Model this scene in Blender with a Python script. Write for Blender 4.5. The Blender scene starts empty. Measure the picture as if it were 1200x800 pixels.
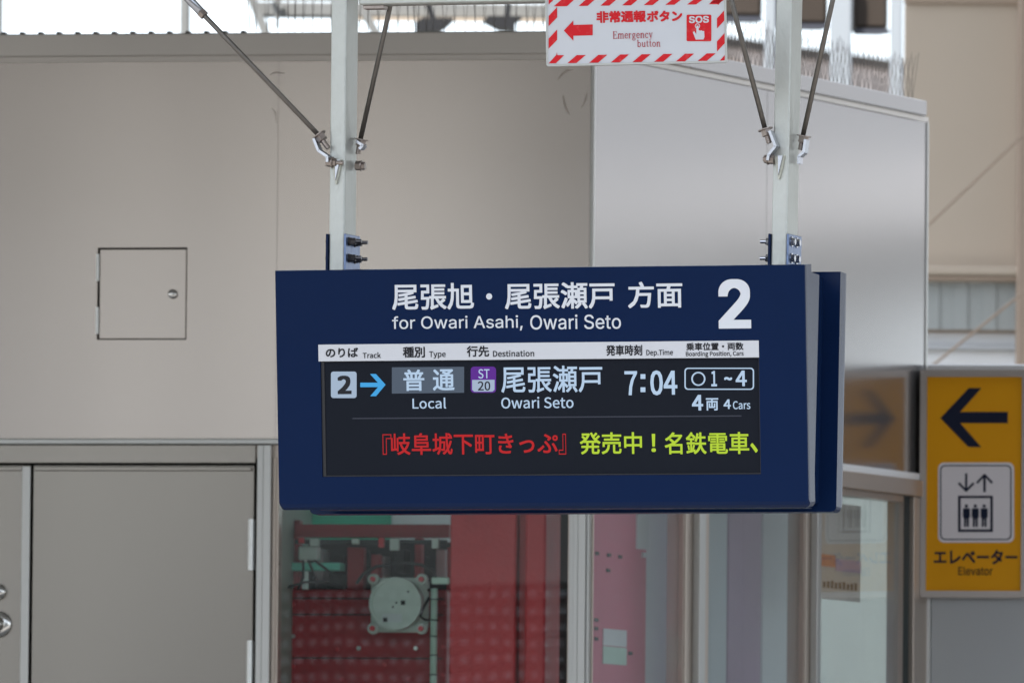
import bpy, bmesh, math, random, os
from mathutils import Matrix, Vector
random.seed(7)
R = math.radians
sc = bpy.context.scene
COL = sc.collection

# ------------------------------------------------------------------ camera
F = 14000.0                     # focal length in photograph pixels (1200 wide)
PITCH = math.atan(800 / F)
cam_d = bpy.data.cameras.new('camera')
cam = bpy.data.objects.new('camera', cam_d)
COL.objects.link(cam)
cam_d.sensor_width = 36
cam_d.lens = F / 1200 * 36
cam_d.clip_start = 0.5
cam_d.clip_end = 3000
CM = Matrix.Translation((0, 0, 1.3)) @ Matrix.Rotation(R(90) + PITCH, 4, 'X') @ Matrix.Rotation(0.009, 4, 'Z')
cam.matrix_world = CM
cam_d.dof.use_dof = True
cam_d.dof.focus_distance = 26.5
cam_d.dof.aperture_fstop = 19
sc.camera = cam

# ------------------------------------------------------------------ sky, sun, exposure
SUN_EL, SUN_AZ = R(52), R(205)          # azimuth clockwise from +Y
w = bpy.data.worlds.new('World'); sc.world = w; w.use_nodes = True
nt = w.node_tree; nt.nodes.clear()
sky = nt.nodes.new('ShaderNodeTexSky'); sky.sky_type = 'NISHITA'; sky.sun_disc = False
sky.sun_elevation = SUN_EL; sky.sun_rotation = SUN_AZ
sky.air_density = 1.0; sky.dust_density = 2.0; sky.ozone_density = 1.0
bg = nt.nodes.new('ShaderNodeBackground'); bg.inputs[1].default_value = 0.15
wo = nt.nodes.new('ShaderNodeOutputWorld')
thin = nt.nodes.new('ShaderNodeMix'); thin.data_type = 'RGBA'      # an even veil of thin bright cloud over the whole sky
thin.inputs['Factor'].default_value = .6; thin.inputs['B'].default_value = (7.1, 7.7, 8.5, 1)
nt.links.new(sky.outputs[0], thin.inputs['A']); nt.links.new(thin.outputs['Result'], bg.inputs[0]); nt.links.new(bg.outputs[0], wo.inputs[0])
sd = bpy.data.lights.new('sun', 'SUN'); sd.energy = 3.0; sd.angle = R(0.5); sd.color = (1, .95, .88)
so = bpy.data.objects.new('sun', sd); COL.objects.link(so)
sdir = Vector((math.sin(SUN_AZ) * math.cos(SUN_EL), math.cos(SUN_AZ) * math.cos(SUN_EL), math.sin(SUN_EL)))
so.rotation_euler = sdir.to_track_quat('Z', 'Y').to_euler()
so.location = sdir * 60
sc.view_settings.view_transform = 'Standard'; sc.view_settings.look = 'None'
EXPO = 1.03
sc.view_settings.exposure = EXPO
EK = 2 ** -EXPO                        # lit screens are dimmed by this to look right at the chosen exposure

# ------------------------------------------------------------------ materials
def srgb(r, g, b):
    f = lambda c: (c / 255 / 12.92) if c / 255 <= .04045 else ((c / 255 + .055) / 1.055) ** 2.4
    return (f(r), f(g), f(b), 1)

def mat(name, col, rough=.5, metal=0, var=.06, vscale=3, bump=0, bscale=40, coat=0, emit=None, est=1,
        stretch=(1, 1, 1), rvar=0, dirt=0, dirtcol=(.12, .10, .08, 1), dscale=6, bdist=.01, spec=.5):
    m = bpy.data.materials.new(name); m.use_nodes = True
    n = m.node_tree; N = n.nodes; L = n.links
    p = N['Principled BSDF']
    c = tuple(col) if len(col) == 4 else tuple(col) + (1,)
    p.inputs['Roughness'].default_value = rough
    p.inputs['Metallic'].default_value = metal
    p.inputs['Specular IOR Level'].default_value = spec
    if coat: p.inputs['Coat Weight'].default_value = coat; p.inputs['Coat Roughness'].default_value = .12
    tc = N.new('ShaderNodeTexCoord'); mp = N.new('ShaderNodeMapping'); mp.inputs['Scale'].default_value = stretch
    L.new(tc.outputs['Object'], mp.inputs[0])
    nz = N.new('ShaderNodeTexNoise'); nz.inputs['Scale'].default_value = vscale; nz.inputs['Detail'].default_value = 5
    L.new(mp.outputs[0], nz.inputs['Vector'])
    mx = N.new('ShaderNodeMix'); mx.data_type = 'RGBA'
    mx.inputs['A'].default_value = tuple(min(1, v * (1 - var)) for v in c[:3]) + (1,)
    mx.inputs['B'].default_value = tuple(min(1, v * (1 + var)) for v in c[:3]) + (1,)
    L.new(nz.outputs['Fac'], mx.inputs['Factor'])
    out = mx.outputs['Result']
    if dirt:
        n2 = N.new('ShaderNodeTexNoise'); n2.inputs['Scale'].default_value = dscale; n2.inputs['Detail'].default_value = 8
        L.new(mp.outputs[0], n2.inputs['Vector'])
        cr = N.new('ShaderNodeMapRange'); cr.inputs['From Min'].default_value = .55; cr.inputs['From Max'].default_value = .8
        cr.inputs['To Max'].default_value = dirt
        L.new(n2.outputs['Fac'], cr.inputs['Value'])
        m2 = N.new('ShaderNodeMix'); m2.data_type = 'RGBA'; m2.inputs['B'].default_value = dirtcol
        L.new(cr.outputs[0], m2.inputs['Factor']); L.new(out, m2.inputs['A']); out = m2.outputs['Result']
    L.new(out, p.inputs['Base Color'])
    if rvar:
        mr = N.new('ShaderNodeMapRange'); mr.inputs['To Min'].default_value = max(.02, rough - rvar); mr.inputs['To Max'].default_value = rough + rvar
        L.new(nz.outputs['Fac'], mr.inputs['Value']); L.new(mr.outputs[0], p.inputs['Roughness'])
    if bump:
        nb = N.new('ShaderNodeTexNoise'); nb.inputs['Scale'].default_value = bscale; nb.inputs['Detail'].default_value = 0 if bscale < 2 else 3
        L.new(mp.outputs[0], nb.inputs['Vector'])
        bp = N.new('ShaderNodeBump'); bp.inputs['Strength'].default_value = bump; bp.inputs['Distance'].default_value = bdist
        L.new(nb.outputs['Fac'], bp.inputs['Height']); L.new(bp.outputs[0], p.inputs['Normal'])
    if emit:
        p.inputs['Emission Color'].default_value = emit; p.inputs['Emission Strength'].default_value = est
    return m

def glass(name, tint=(.9, .96, .94, 1), rough=0.0, ior=1.5, film=.1):
    m = bpy.data.materials.new(name); m.use_nodes = True
    n = m.node_tree; N = n.nodes; L = n.links; N.clear()
    t = N.new('ShaderNodeBsdfTransparent'); t.inputs[0].default_value = tint
    g = N.new('ShaderNodeBsdfGlossy'); g.inputs['Roughness'].default_value = rough
    fr = N.new('ShaderNodeFresnel')
    ge = N.new('ShaderNodeNewGeometry'); mr = N.new('ShaderNodeMapRange')      # same reflectance on both faces of the thin sheet
    mr.inputs['To Min'].default_value = ior; mr.inputs['To Max'].default_value = 1 / ior
    L.new(ge.outputs['Backfacing'], mr.inputs['Value']); L.new(mr.outputs[0], fr.inputs[0])
    tc = N.new('ShaderNodeTexCoord'); nz = N.new('ShaderNodeTexNoise'); nz.inputs['Scale'].default_value = 1.2
    bp = N.new('ShaderNodeBump'); bp.inputs['Strength'].default_value = .03; bp.inputs['Distance'].default_value = .01
    L.new(tc.outputs['Object'], nz.inputs['Vector']); L.new(nz.outputs['Fac'], bp.inputs['Height'])
    L.new(bp.outputs[0], g.inputs['Normal'])
    mx = N.new('ShaderNodeMixShader'); o = N.new('ShaderNodeOutputMaterial')
    L.new(fr.outputs[0], mx.inputs[0]); L.new(t.outputs[0], mx.inputs[1]); L.new(g.outputs[0], mx.inputs[2]); df = N.new('ShaderNodeBsdfDiffuse'); df.inputs[0].default_value = (.62, .66, .66, 1)
    n2 = N.new('ShaderNodeTexNoise'); n2.inputs['Scale'].default_value = 5; n2.inputs['Detail'].default_value = 6; L.new(tc.outputs['Object'], n2.inputs['Vector'])
    m2 = N.new('ShaderNodeMapRange'); m2.inputs['To Min'].default_value = film * .6; m2.inputs['To Max'].default_value = film * 1.4
    L.new(n2.outputs['Fac'], m2.inputs['Value']); x2 = N.new('ShaderNodeMixShader')
    L.new(m2.outputs[0], x2.inputs[0]); L.new(mx.outputs[0], x2.inputs[1]); L.new(df.outputs[0], x2.inputs[2]); L.new(x2.outputs[0], o.inputs[0])
    return m

def lit(name, col, k=1.0):
    c = srgb(*col)
    return mat(name, (.012, .012, .012), .5, emit=c, est=EK * k, var=0, spec=.1)

M = {}
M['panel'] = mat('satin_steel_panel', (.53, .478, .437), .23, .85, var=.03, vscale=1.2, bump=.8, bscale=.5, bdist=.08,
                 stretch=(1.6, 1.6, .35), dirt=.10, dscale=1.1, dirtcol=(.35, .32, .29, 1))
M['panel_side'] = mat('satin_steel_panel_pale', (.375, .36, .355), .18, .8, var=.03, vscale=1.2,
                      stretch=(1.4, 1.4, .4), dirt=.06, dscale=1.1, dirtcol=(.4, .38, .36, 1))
M['coping'] = mat('coping_steel', (.56, .52, .48), .3, .5, var=.05, vscale=2, stretch=(1, 1, .3))
M['dark_gap'] = mat('dark_joint', (.03, .025, .022), .8)
M['door'] = mat('painted_steel_door', (.345, .318, .285), .24, .7, var=.03, vscale=1.5, bump=.6, bscale=.9, bdist=.03, stretch=(1.5, 1.5, .4))
M['frame'] = mat('aluminium_frame', (.50, .50, .485), .35, .8, var=.04, vscale=4, stretch=(1, 1, .2))
M['mullion'] = mat('bronze_mullion', (.50, .43, .375), .35, .6, var=.06, vscale=4, stretch=(1, 1, .2))
M['chrome'] = mat('polished_steel', (.75, .74, .72), .15, 1, var=.05, vscale=30)
M['frame_white'] = mat('greyed_white_slat', (.62, .62, .64), .6)
M['hinge'] = mat('hinge_steel', (.72, .73, .72), .35, .8, var=.1, vscale=40)
M['blue'] = mat('navy_paint', (.0045, .0145, .053), .24, 0, var=.05, vscale=5, bump=.02, bscale=160, rvar=.03, spec=.1)
M['blue_galv'] = mat('blue_galvanised_bracket', (.16, .21, .34), .35, .7, var=.3, vscale=45, bump=.1, bscale=60)
M['white_vinyl'] = mat('white_vinyl', (.62, .64, .68), .5, var=.02)
M['strip'] = mat('pale_grey_strip', (.56, .57, .60), .45, var=.02, vscale=8)
M['ink'] = mat('black_ink', (.018, .018, .022), .5, spec=.15)
M['screen'] = mat('screen_glass', (.010, .012, .016), .12, var=.1, emit=(.004, .0046, .0075, 1), est=EK * .9, spec=.06)
M['screen_line'] = lit('screen_rule', (50, 54, 67))
M['px_pale'] = lit('screen_pale_blue', (178, 202, 228))
M['px_tile'] = lit('screen_tile', (160, 178, 200))
M['px_grey'] = lit('screen_grey_box', (76, 88, 104))
M['px_blue'] = lit('screen_sky_blue', (62, 160, 222))
M['px_purple'] = lit('screen_purple', (88, 32, 140))
M['px_red'] = lit('screen_red', (182, 20, 24))
M['px_lime'] = lit('screen_lime', (178, 208, 48))
M['px_dark'] = lit('screen_dark_digit', (26, 28, 36))
M['post'] = mat('galvanised_post', (.50, .51, .475), .42, .55, var=.07, vscale=14, bump=.12, bscale=90, dirt=.4, dscale=9,
                dirtcol=(.36, .34, .28, 1), stretch=(1, 1, .5))
M['post_gusset'] = mat('primer_gusset', (.55, .55, .47), .6, .1, var=.1, vscale=30)
M['rod'] = mat('steel_rod', (.17, .155, .14), .38, .85, var=.25, vscale=70, bump=.2, bscale=300)
M['nut'] = mat('weathered_nut', (.33, .28, .25), .4, .8, var=.4, vscale=90)
M['darknut'] = mat('dark_nut', (.09, .085, .09), .35, .7, var=.3, vscale=90)
M['clip'] = mat('bright_steel_clip', (.42, .43, .47), .2, .95, var=.1, vscale=50)
M['sign_white'] = mat('sign_white', (.55, .56, .58), .4, var=.03, vscale=12, dirt=.12, dscale=30, dirtcol=(.45, .42, .4, 1))
M['sign_red'] = mat('sign_red', (.58, .008, .014), .5, spec=.25, var=.06, vscale=20, dirt=.22, dscale=75, dirtcol=(.62, .30, .28, 1))
M['sign_maroon'] = mat('sign_maroon', (.38, .045, .06), .5)
M['sign_edge'] = mat('sign_edge', (.47, .47, .44), .4, .3)
M['yellow'] = mat('amber_panel', (.86, .38, .004), .5, spec=.2, var=.03, vscale=3)
M['navy_ink'] = mat('navy_ink', (.012, .017, .042), .5, spec=.15)
M['brown_ink'] = mat('brown_ink', (.08, .04, .02), .5, spec=.15)
M['picto_white'] = mat('pictogram_white', (.84, .79, .82), .45, var=.02)
M['sign_frame'] = mat('brushed_sign_frame', (.42, .37, .34), .28, .85, var=.08, vscale=6)
M['glass'] = glass('window_glass', (.93, .97, .955, 1), film=.018)
M['glass2'] = glass('window_glass_side', (.93, .96, .96, 1), film=.07)
M['red'] = mat('red_steel', (.74, .04, .055), .42, var=.12, vscale=7, bump=.35, bscale=70, dirt=.3, dscale=8, dirtcol=(.22, .02, .03, 1))
M['red_dark'] = mat('red_machine', (.50, .016, .028), .45, var=.2, vscale=9)
M['pink'] = mat('faded_red_plate', (.80, .17, .27), .5, var=.08, vscale=5)
M['teal'] = mat('teal_cladding', (.10, .48, .38), .5, var=.25, vscale=3)
def translucent(name, col, k=.75):
    m = mat(name, col, .5, var=.12, vscale=4); N = m.node_tree.nodes; L = m.node_tree.links
    t = N.new('ShaderNodeBsdfTranslucent'); t.inputs[0].default_value = tuple(col) + (1,)
    x = N.new('ShaderNodeMixShader'); x.inputs[0].default_value = k
    L.new(N['Principled BSDF'].outputs[0], x.inputs[1]); L.new(t.outputs[0], x.inputs[2]); L.new(x.outputs[0], N['Material Output'].inputs[0])
    return m
M['teal_film'] = translucent('turquoise_translucent_sheet', (.16, .70, .56))
M['milk'] = translucent('milky_translucent_sheet', (.85, .87, .88))
M['teal_bar'] = mat('turquoise_bar', (.22, .85, .68), .5, var=.1)
M['pale_green'] = mat('pale_green_conduit', (.62, .84, .72), .5, var=.06, vscale=10)
M['motor'] = mat('cast_grey_housing', (.66, .74, .69), .5, .2, var=.12, vscale=25, bump=.1)
M['black'] = mat('black_rubber', (.012, .012, .014), .5)
M['int_dark'] = mat('interior_dark', (.035, .045, .045), .7, var=.3, vscale=4)
M['int_pale'] = mat('interior_pale_wall', (.82, .84, .86), .6, var=.08, vscale=2)
M['int_green'] = mat('interior_green_grey', (.34, .42, .36), .6, var=.1, vscale=3)
M['int_cream'] = mat('interior_cream_board', (.80, .78, .68), .6, var=.05, vscale=2)
M['int_white'] = mat('interior_white', (.72, .76, .78), .5, var=.04)
M['int_purple'] = mat('mauve_column', (.52, .32, .46), .5, var=.08, vscale=3)
M['beige'] = mat('beige_cladding', (.50, .42, .335), .8, var=.05, vscale=.5)
M['beige_dark'] = mat('brown_edge', (.36, .275, .21), .7)
M['grey_wall'] = mat('grey_low_wall', (.50, .515, .53), .5, .2, var=.04, vscale=1)
M['grey_pale'] = mat('pale_grey_rail', (.78, .78, .78), .5, .2, var=.05, vscale=2)
M['trim_white'] = mat('white_trim', (.8, .8, .8), .4)
M['corr'] = mat('corrugated_sheet', (.36, .38, .37), .55, var=.1, vscale=3, stretch=(1, 1, .3))
M['steel_far'] = mat('painted_steel_far', (.20, .203, .197), .6, var=.06)
M['steel_white'] = mat('white_column_paint', (.34, .37, .40), .5, var=.04)
M['brown_far'] = mat('brown_eaves', (.045, .032, .023), .7, var=.3, vscale=2)
M['tile'] = mat('roof_tile', (.11, .085, .068), .6, var=.3, vscale=3)
M['concrete'] = mat('concrete', (.34, .33, .31), .85, var=.12, vscale=1.5, bump=.2, bscale=30, dirt=.3, dscale=2)
M['ballast'] = mat('ballast', (.085, .075, .068), .9, var=.4, vscale=20, bump=.8, bscale=25)
M['asphalt'] = mat('ground', (.10, .10, .085), .9, var=.2, vscale=.3)
M['canopy'] = mat('canopy_metal', (.34, .345, .34), .6, .1, var=.05)
M['spike'] = mat('spike_wire', (.14, .13, .12), .4, .7)
M['rail'] = mat('rail_steel', (.3, .27, .25), .3, .9)

# ------------------------------------------------------------------ mesh helpers
def obj(name, bm, m, parent=None, label=None, kind=None, smooth=False):
    if isinstance(bm, bmesh.types.BMesh):
        me = bpy.data.meshes.new(name); bm.to_mesh(me); bm.free()
    else: me = bm
    if smooth:
        for p in me.polygons: p.use_smooth = True
    if m is not None:
        me.materials.clear(); me.materials.append(m)
    o = bpy.data.objects.new(name, me); COL.objects.link(o)
    if parent is not None: o.parent = parent
    if label: o['label'] = label
    if kind: o['kind'] = kind
    return o

def thing(name, label, cat, frame=None, group=None):
    o = bpy.data.objects.new(name, None); COL.objects.link(o); o.empty_display_size = .2
    if frame is not None: o.matrix_world = frame
    o['label'] = label; o['category'] = cat
    if group: o['group'] = group
    return o

def tag(o, label, cat, group=None):
    o['label'] = label; o['category'] = cat
    if group: o['group'] = group
    return o

def box(bm, x0, x1, y0, y1, z0, z1, bev=0, seg=1):
    b = bmesh.new() if bev else bm
    vs = [b.verts.new((x, y, z)) for x in (x0, x1) for y in (y0, y1) for z in (z0, z1)]
    for f in ((0, 1, 3, 2), (4, 6, 7, 5), (0, 4, 5, 1), (2, 3, 7, 6), (0, 2, 6, 4), (1, 5, 7, 3)):
        b.faces.new([vs[i] for i in f])
    if bev:
        bmesh.ops.bevel(b, geom=b.edges[:], offset=bev, segments=seg, affect='EDGES', profile=.5)
        me = bpy.data.meshes.new('tmp'); b.to_mesh(me); b.free(); bm.from_mesh(me); bpy.data.meshes.remove(me)
    return bm

def bx(*a, **k): return box(bmesh.new(), *a, **k)

def cyl(bm, p0, p1, r, n=16, r1=None, caps=True):
    p0, p1 = Vector(p0), Vector(p1); r1 = r if r1 is None else r1
    d = (p1 - p0).normalized(); a = d.orthogonal().normalized(); b = d.cross(a)
    A, B = [], []
    for i in range(n):
        t = 2 * math.pi * i / n; v = a * math.cos(t) + b * math.sin(t)
        A.append(bm.verts.new(p0 + v * r)); B.append(bm.verts.new(p1 + v * r1))
    for i in range(n):
        j = (i + 1) % n; bm.faces.new((A[i], A[j], B[j], B[i]))
    if caps: bm.faces.new(A[::-1]); bm.faces.new(B)
    return bm

def cy(*a, **k): return cyl(bmesh.new(), *a, **k)

def tube(bm, pts, r, n=8):
    pts = [Vector(p) for p in pts]; rings = []
    for i, p in enumerate(pts):
        d = (pts[min(i + 1, len(pts) - 1)] - pts[max(i - 1, 0)]).normalized()
        a = d.cross(Vector((.13, 1, .27))).normalized(); b = d.cross(a)
        rings.append([bm.verts.new(p + (a * math.cos(2 * math.pi * k / n) + b * math.sin(2 * math.pi * k / n)) * r) for k in range(n)])
    for A, B in zip(rings, rings[1:]):
        for k in range(n): bm.faces.new((A[k], A[(k + 1) % n], B[(k + 1) % n], B[k]))
    bm.faces.new(rings[0][::-1]); bm.faces.new(rings[-1])
    return bm

def prism(bm, pts, y0, y1):
    """closed outline of (x,z) points extruded from y0 to y1"""
    A = [bm.verts.new((x, y0, z)) for x, z in pts]; B = [bm.verts.new((x, y1, z)) for x, z in pts]
    n = len(pts)
    bm.faces.new(A); bm.faces.new(B[::-1])
    for i in range(n): bm.faces.new((A[i], B[i], B[(i + 1) % n], A[(i + 1) % n]))
    bmesh.ops.recalc_face_normals(bm, faces=bm.faces[:])
    return bm

def rrect(x0, x1, z0, z1, r, n=5):
    pts = []
    for cx, cz, a0 in ((x1 - r, z1 - r, 0), (x0 + r, z1 - r, 90), (x0 + r, z0 + r, 180), (x1 - r, z0 + r, 270)):
        for i in range(n + 1):
            a = R(a0 + 90 * i / n); pts.append((cx + r * math.cos(a), cz + r * math.sin(a)))
    return pts

def ring(bm, outer, inner, y0, y1):
    """a frame: outlines with the same number of points"""
    n = len(outer)
    V = [[bm.verts.new((x, y, z)) for x, z in o] for o, y in ((outer, y0), (inner, y0), (inner, y1), (outer, y1))]
    for a in range(4):
        A, B = V[a], V[(a + 1) % 4]
        for i in range(n): bm.faces.new((A[i], A[(i + 1) % n], B[(i + 1) % n], B[i]))
    bmesh.ops.recalc_face_normals(bm, faces=bm.faces[:])
    return bm

def rect(x0, x1, z0, z1): return [(x0, z0), (x1, z0), (x1, z1), (x0, z1)]

# photograph pixel -> local (x, z) on the plane y = const of a frame, so that measured things get true sizes where they stand
CO = CM.translation
def ray(px, py): return (CM.to_3x3() @ Vector(((px - 600) / F, (400 - py) / F, -1))).normalized()
def P(fr, px, py, y=0):
    inv = fr.inverted(); o = inv @ CO; d = inv.to_3x3() @ ray(px, py)
    t = (y - o.y) / d.y; q = o + d * t
    return q.x, q.z
def X(fr, px, py=400, y=0): return P(fr, px, py, y)[0]
def Z(fr, py, px=600, y=0): return P(fr, px, py, y)[1]
def frame(x, y, z, yaw): return Matrix.Translation((x, y, z)) @ Matrix.Rotation(R(yaw), 4, 'Z')
def frame_px(px, Y, yaw, z=0):
    d = ray(px, 400); t = (Y - CO.y) / d.y
    return frame(CO.x + d.x * t, Y, z, yaw)

# ------------------------------------------------------------------ lettering
FD = os.path.join(bpy.utils.resource_path('LOCAL'), 'datafiles', 'fonts')
def font(fn):
    try: return bpy.data.fonts.load(os.path.join(FD, fn))
    except Exception: return None
INTER = font('Inter.woff2'); CJK = font('Noto Sans CJK Regular.woff2')
def text_mesh(s, fnt, bold=0, res=3, extrude=0):
    c = bpy.data.curves.new('t', 'FONT'); c.body = s
    if fnt: c.font = fnt
    c.offset = bold; c.resolution_u = res; c.extrude = extrude
    o = bpy.data.objects.new('t', c); COL.objects.link(o)
    me = bpy.data.meshes.new_from_object(o.evaluated_get(bpy.context.evaluated_depsgraph_get()))
    bpy.data.objects.remove(o); bpy.data.curves.remove(c)
    return me
def letter(s, fr, px0, px1, py0, py1, m, parent, fnt=CJK, bold=.02, y=-.001, tf=None, name='lettering', pxr=None, skew=0):
    """fit a line of text to its measured extent on the plane of frame fr; tf maps fr into the parent's space"""
    me = text_mesh(s, fnt)
    xs = [v.co.x for v in me.vertices]; zs = [v.co.y for v in me.vertices]
    pr = px0 if pxr is None else pxr
    a = X(fr, px0, (py0 + py1) / 2); b = X(fr, px1, (py0 + py1) / 2); t = Z(fr, py0, pr); u = Z(fr, py1, pr)
    kx = (b - a) / (max(xs) - min(xs)); kz = (t - u) / (max(zs) - min(zs)); mx, mz = min(xs), min(zs)
    for v in me.vertices:
        z = u + (v.co.y - mz) * kz
        v.co = ((a + (v.co.x - mx) * kx), y, z)
    if bold:
        # heavier strokes: the same outlines laid again a hair's breadth apart, each a little prouder
        bm = bmesh.new(); e = bold * .9 * .5; n_ = 8
        cx_, cz_ = (a + b) / 2, (t + u) / 2; fx_, fz_ = 1 - 2 * e * kx / (b - a), 1 - 2 * e * kz / (t - u)
        for v in me.vertices: v.co.x = cx_ + (v.co.x - cx_) * fx_; v.co.z = cz_ + (v.co.z - cz_) * fz_
        for k in range(n_):
            m2 = me.copy()
            dx_, dz_ = ((1, 1), (1, 0), (1, -1), (0, -1), (-1, -1), (-1, 0), (-1, 1), (0, 1))[k]
            m2.transform(Matrix.Translation((dx_ * e * kx, -.00003 * k, dz_ * e * kz))); bm.from_mesh(m2); bpy.data.meshes.remove(m2)
        bm.to_mesh(me); bm.free()
    if tf is not None: me.transform(tf)
    return obj(name, me, m, parent)
def flat(pts, fr, m, parent, y=-.001, y2=None, tf=None, name='mark'):
    """outline given in photograph pixels on the plane of frame fr, as a thin raised mark"""
    q = [P(fr, px, py) for px, py in pts]
    bm = prism(bmesh.new(), q, y, (y * .2 if y2 is None else y2))
    if tf is not None: bm.transform(tf)
    return obj(name, bm, m, parent)
def rr_px(x0, x1, y0, y1, r, n=5):
    return [(x, -z) for x, z in rrect(x0, x1, -y1, -y0, r, n)]

# ================================================================== SETTING
def struct(name, bm, m):
    return obj(name, bm, m, kind='structure')
g = bmesh.new(); vs = [g.verts.new(v) for v in ((-900, -900, -1.25), (900, -900, -1.25), (900, 1600, -1.25), (-900, 1600, -1.25))]; g.faces.new(vs)
struct('ground', g, M['asphalt'])
struct('track_bed', bx(-150, 150, 4.2, 19.8, -1.25, -1.0), M['ballast'])
pf = struct('platform', bx(-60, 60, 20, 47, -1.24, 0), M['concrete'])
struct('platform_near', bx(-60, 60, -9, 4, -1.24, 0), M['concrete'])
for yy in (7.0, 8.1, 14.0, 15.1):
    obj('rail', bx(-150, 150, yy - .035, yy + .035, -1.0, -.85), M['rail'], kind='structure')

# ================================================================== STATION BUILDING
FW = frame_px(693, 34.5, -10.3)       # long front wall, x along the wall, +y inwards
AW = FW.copy(); AW = Matrix.Translation(FW.translation) @ Matrix.Rotation(R(67), 4, 'Z')
zt = Z(FW, 40, 320); zl = Z(FW, 66, 320); zl2 = Z(FW, 72, 320)
zp = Z(FW, 514, 150)
zli = Z(FW, 521, 150); zd = Z(FW, 545, 150)
print('wall top', zt, 'door top', zd)
XL = X(FW, -420); GL = X(FW, 323); GR = X(FW, 667); XD = X(FW, 302)
bld = thing('station_building', 'satin steel clad equipment room with double door and corner glazing behind the departure board', 'building', FW)
REL = FW.inverted() @ AW
AE = X(AW, 1085, 300)                 # length of the angled wall
# wall panels of the front
seams = [XL, X(FW, -150), X(FW, 323.5), X(FW, 690)]
hx0, hx1, hz0, hz1 = X(FW, 114, 345), X(FW, 219, 345), Z(FW, 398, 165), Z(FW, 290, 165)
for i, (a, b) in enumerate(zip(seams, seams[1:])):
    g0 = .0003
    if i == 1:
        # the panel with the hatch opening
        bm = bmesh.new()
        ring(bm, rect(a + g0, b - g0, zp, zl2), rect(hx0, hx1, hz0, hz1), 0, .04)
        obj('wall_panel', bm, M['panel'], bld)
    else:
        obj('wall_panel', bx(a + g0, b - g0, 0, .04, zp, zl2, bev=.0003), M['panel'], bld)
obj('backing', bx(XL, X(FW, 690), .041, .06, zp, zl2), M['dark_gap'], bld)
# old scuff arcs on the panel left of the corner
M['scuff'] = mat('rubbed_metal', (.36, .315, .28), .42, .7, var=.2, vscale=60)
def scuff(pts, wpx):
    bm = bmesh.new(); L_, R_ = [], []; n = len(pts)
    q = [Vector(P(FW, *p)) for p in pts]
    for i, p in enumerate(q):
        d = (q[min(i + 1, n - 1)] - q[max(i - 1, 0)]).normalized(); h = wpx * 34.5 / F / 2 * math.sin(math.pi * (i + .3) / (n - .4)); nn = Vector((-d.y, d.x)) * h
        L_.append(bm.verts.new((p.x + nn.x, -.0004, p.y + nn.y))); R_.append(bm.verts.new((p.x - nn.x, -.0004, p.y - nn.y)))
    for i in range(n - 1): bm.faces.new((L_[i], L_[i + 1], R_[i + 1], R_[i]))
    bmesh.ops.recalc_face_normals(bm, faces=bm.faces[:]); obj('scuff_mark', bm, M['scuff'], bld)
scuff([(672, 82), (664, 83), (658, 88), (653, 95)], 2.2)
scuff([(660, 112), (661, 120), (664, 129), (668, 135)], 2.4)
scuff([(688, 108), (686, 118), (681, 127)], 1.8)
scuff([(316, 88), (322, 85), (334, 86)], 1.6)
scuff([(318, 126), (323, 132), (324, 145)], 1.2)
# coping: face band and set back lip below it
obj('coping', bx(XL, X(FW, 693) + .004, -.035, .30, zl, zt, bev=.003, seg=2), M['coping'], bld)
obj('coping_lip', bx(XL, X(FW, 692), -.012, -.0005, zl2, zl), M['coping'], bld)
# corner trim
obj('corner_trim', bx(X(FW, 690.5), X(FW, 694.5), -.006, .05, Z(FW, 560, 690), zl2, bev=.002), M['frame'], bld)
# door head: ledge, lintel
obj('ledge', bx(XL, X(FW, 690), -.03, .04, zli, zp - .0005, bev=.003), M['frame'], bld)
obj('lintel', bx(XL, XD, -.012, .05, zd + .006, zli - .0005, bev=.002), M['door'], bld)
obj('lintel', bx(XD + .001, X(FW, 690), -.005, .05, Z(FW, 536, 500), zli - .0005), M['mullion'], bld)
# door frame jamb beside the glass
ja, jb, jc = X(FW, 302, 650), X(FW, 310, 650), X(FW, 319, 650)
obj('door_frame', bx(ja, jb - .001, -.022, .05, 0, zli - .001, bev=.002), M['frame'], bld)
obj('door_frame', bx(jb, jc, -.034, .05, 0, zli - .001, bev=.002), M['frame'], bld)
obj('door_frame', bx(jc + .001, X(FW, 323.5, 650), -.012, .05, 0, Z(FW, 536, 320), bev=.001), M['mullion'], bld)
# double door
da, db = X(FW, 38, 650), X(FW, 297, 650)
dr = obj('door', bx(da, db, .0, .04, .01, zd, bev=.0015), M['door'], bld, label='right leaf of the grey steel double door')
la = X(FW, 35, 650)
dl = obj('door', bx(la - .92, la, .0, .04, .01, zd, bev=.0015), M['door'], bld, label='left leaf of the grey steel double door')
obj('astragal', bx(X(FW, 26, 650), X(FW, 35.5, 650), -.012, -.001, .01, zd - .004, bev=.001), M['frame'], dl)
obj('drip_strip', bx(da + .002, db - .006, -.010, -.0005, Z(FW, 551.5, 160), zd - .004, bev=.002), M['door'], dr)
obj('drip_strip', bx(la - .91, X(FW, 25.5, 650), -.010, -.0005, Z(FW, 551.5, 160), zd - .004, bev=.002), M['door'], dl)
obj('door_gap', bx(la - .95, XD, .041, .06, 0, zd + .005), M['dark_gap'], bld)
obj('wall_panel', bx(XL, la - .925, 0, .04, 0, zli - .002), M['panel'], bld)
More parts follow.
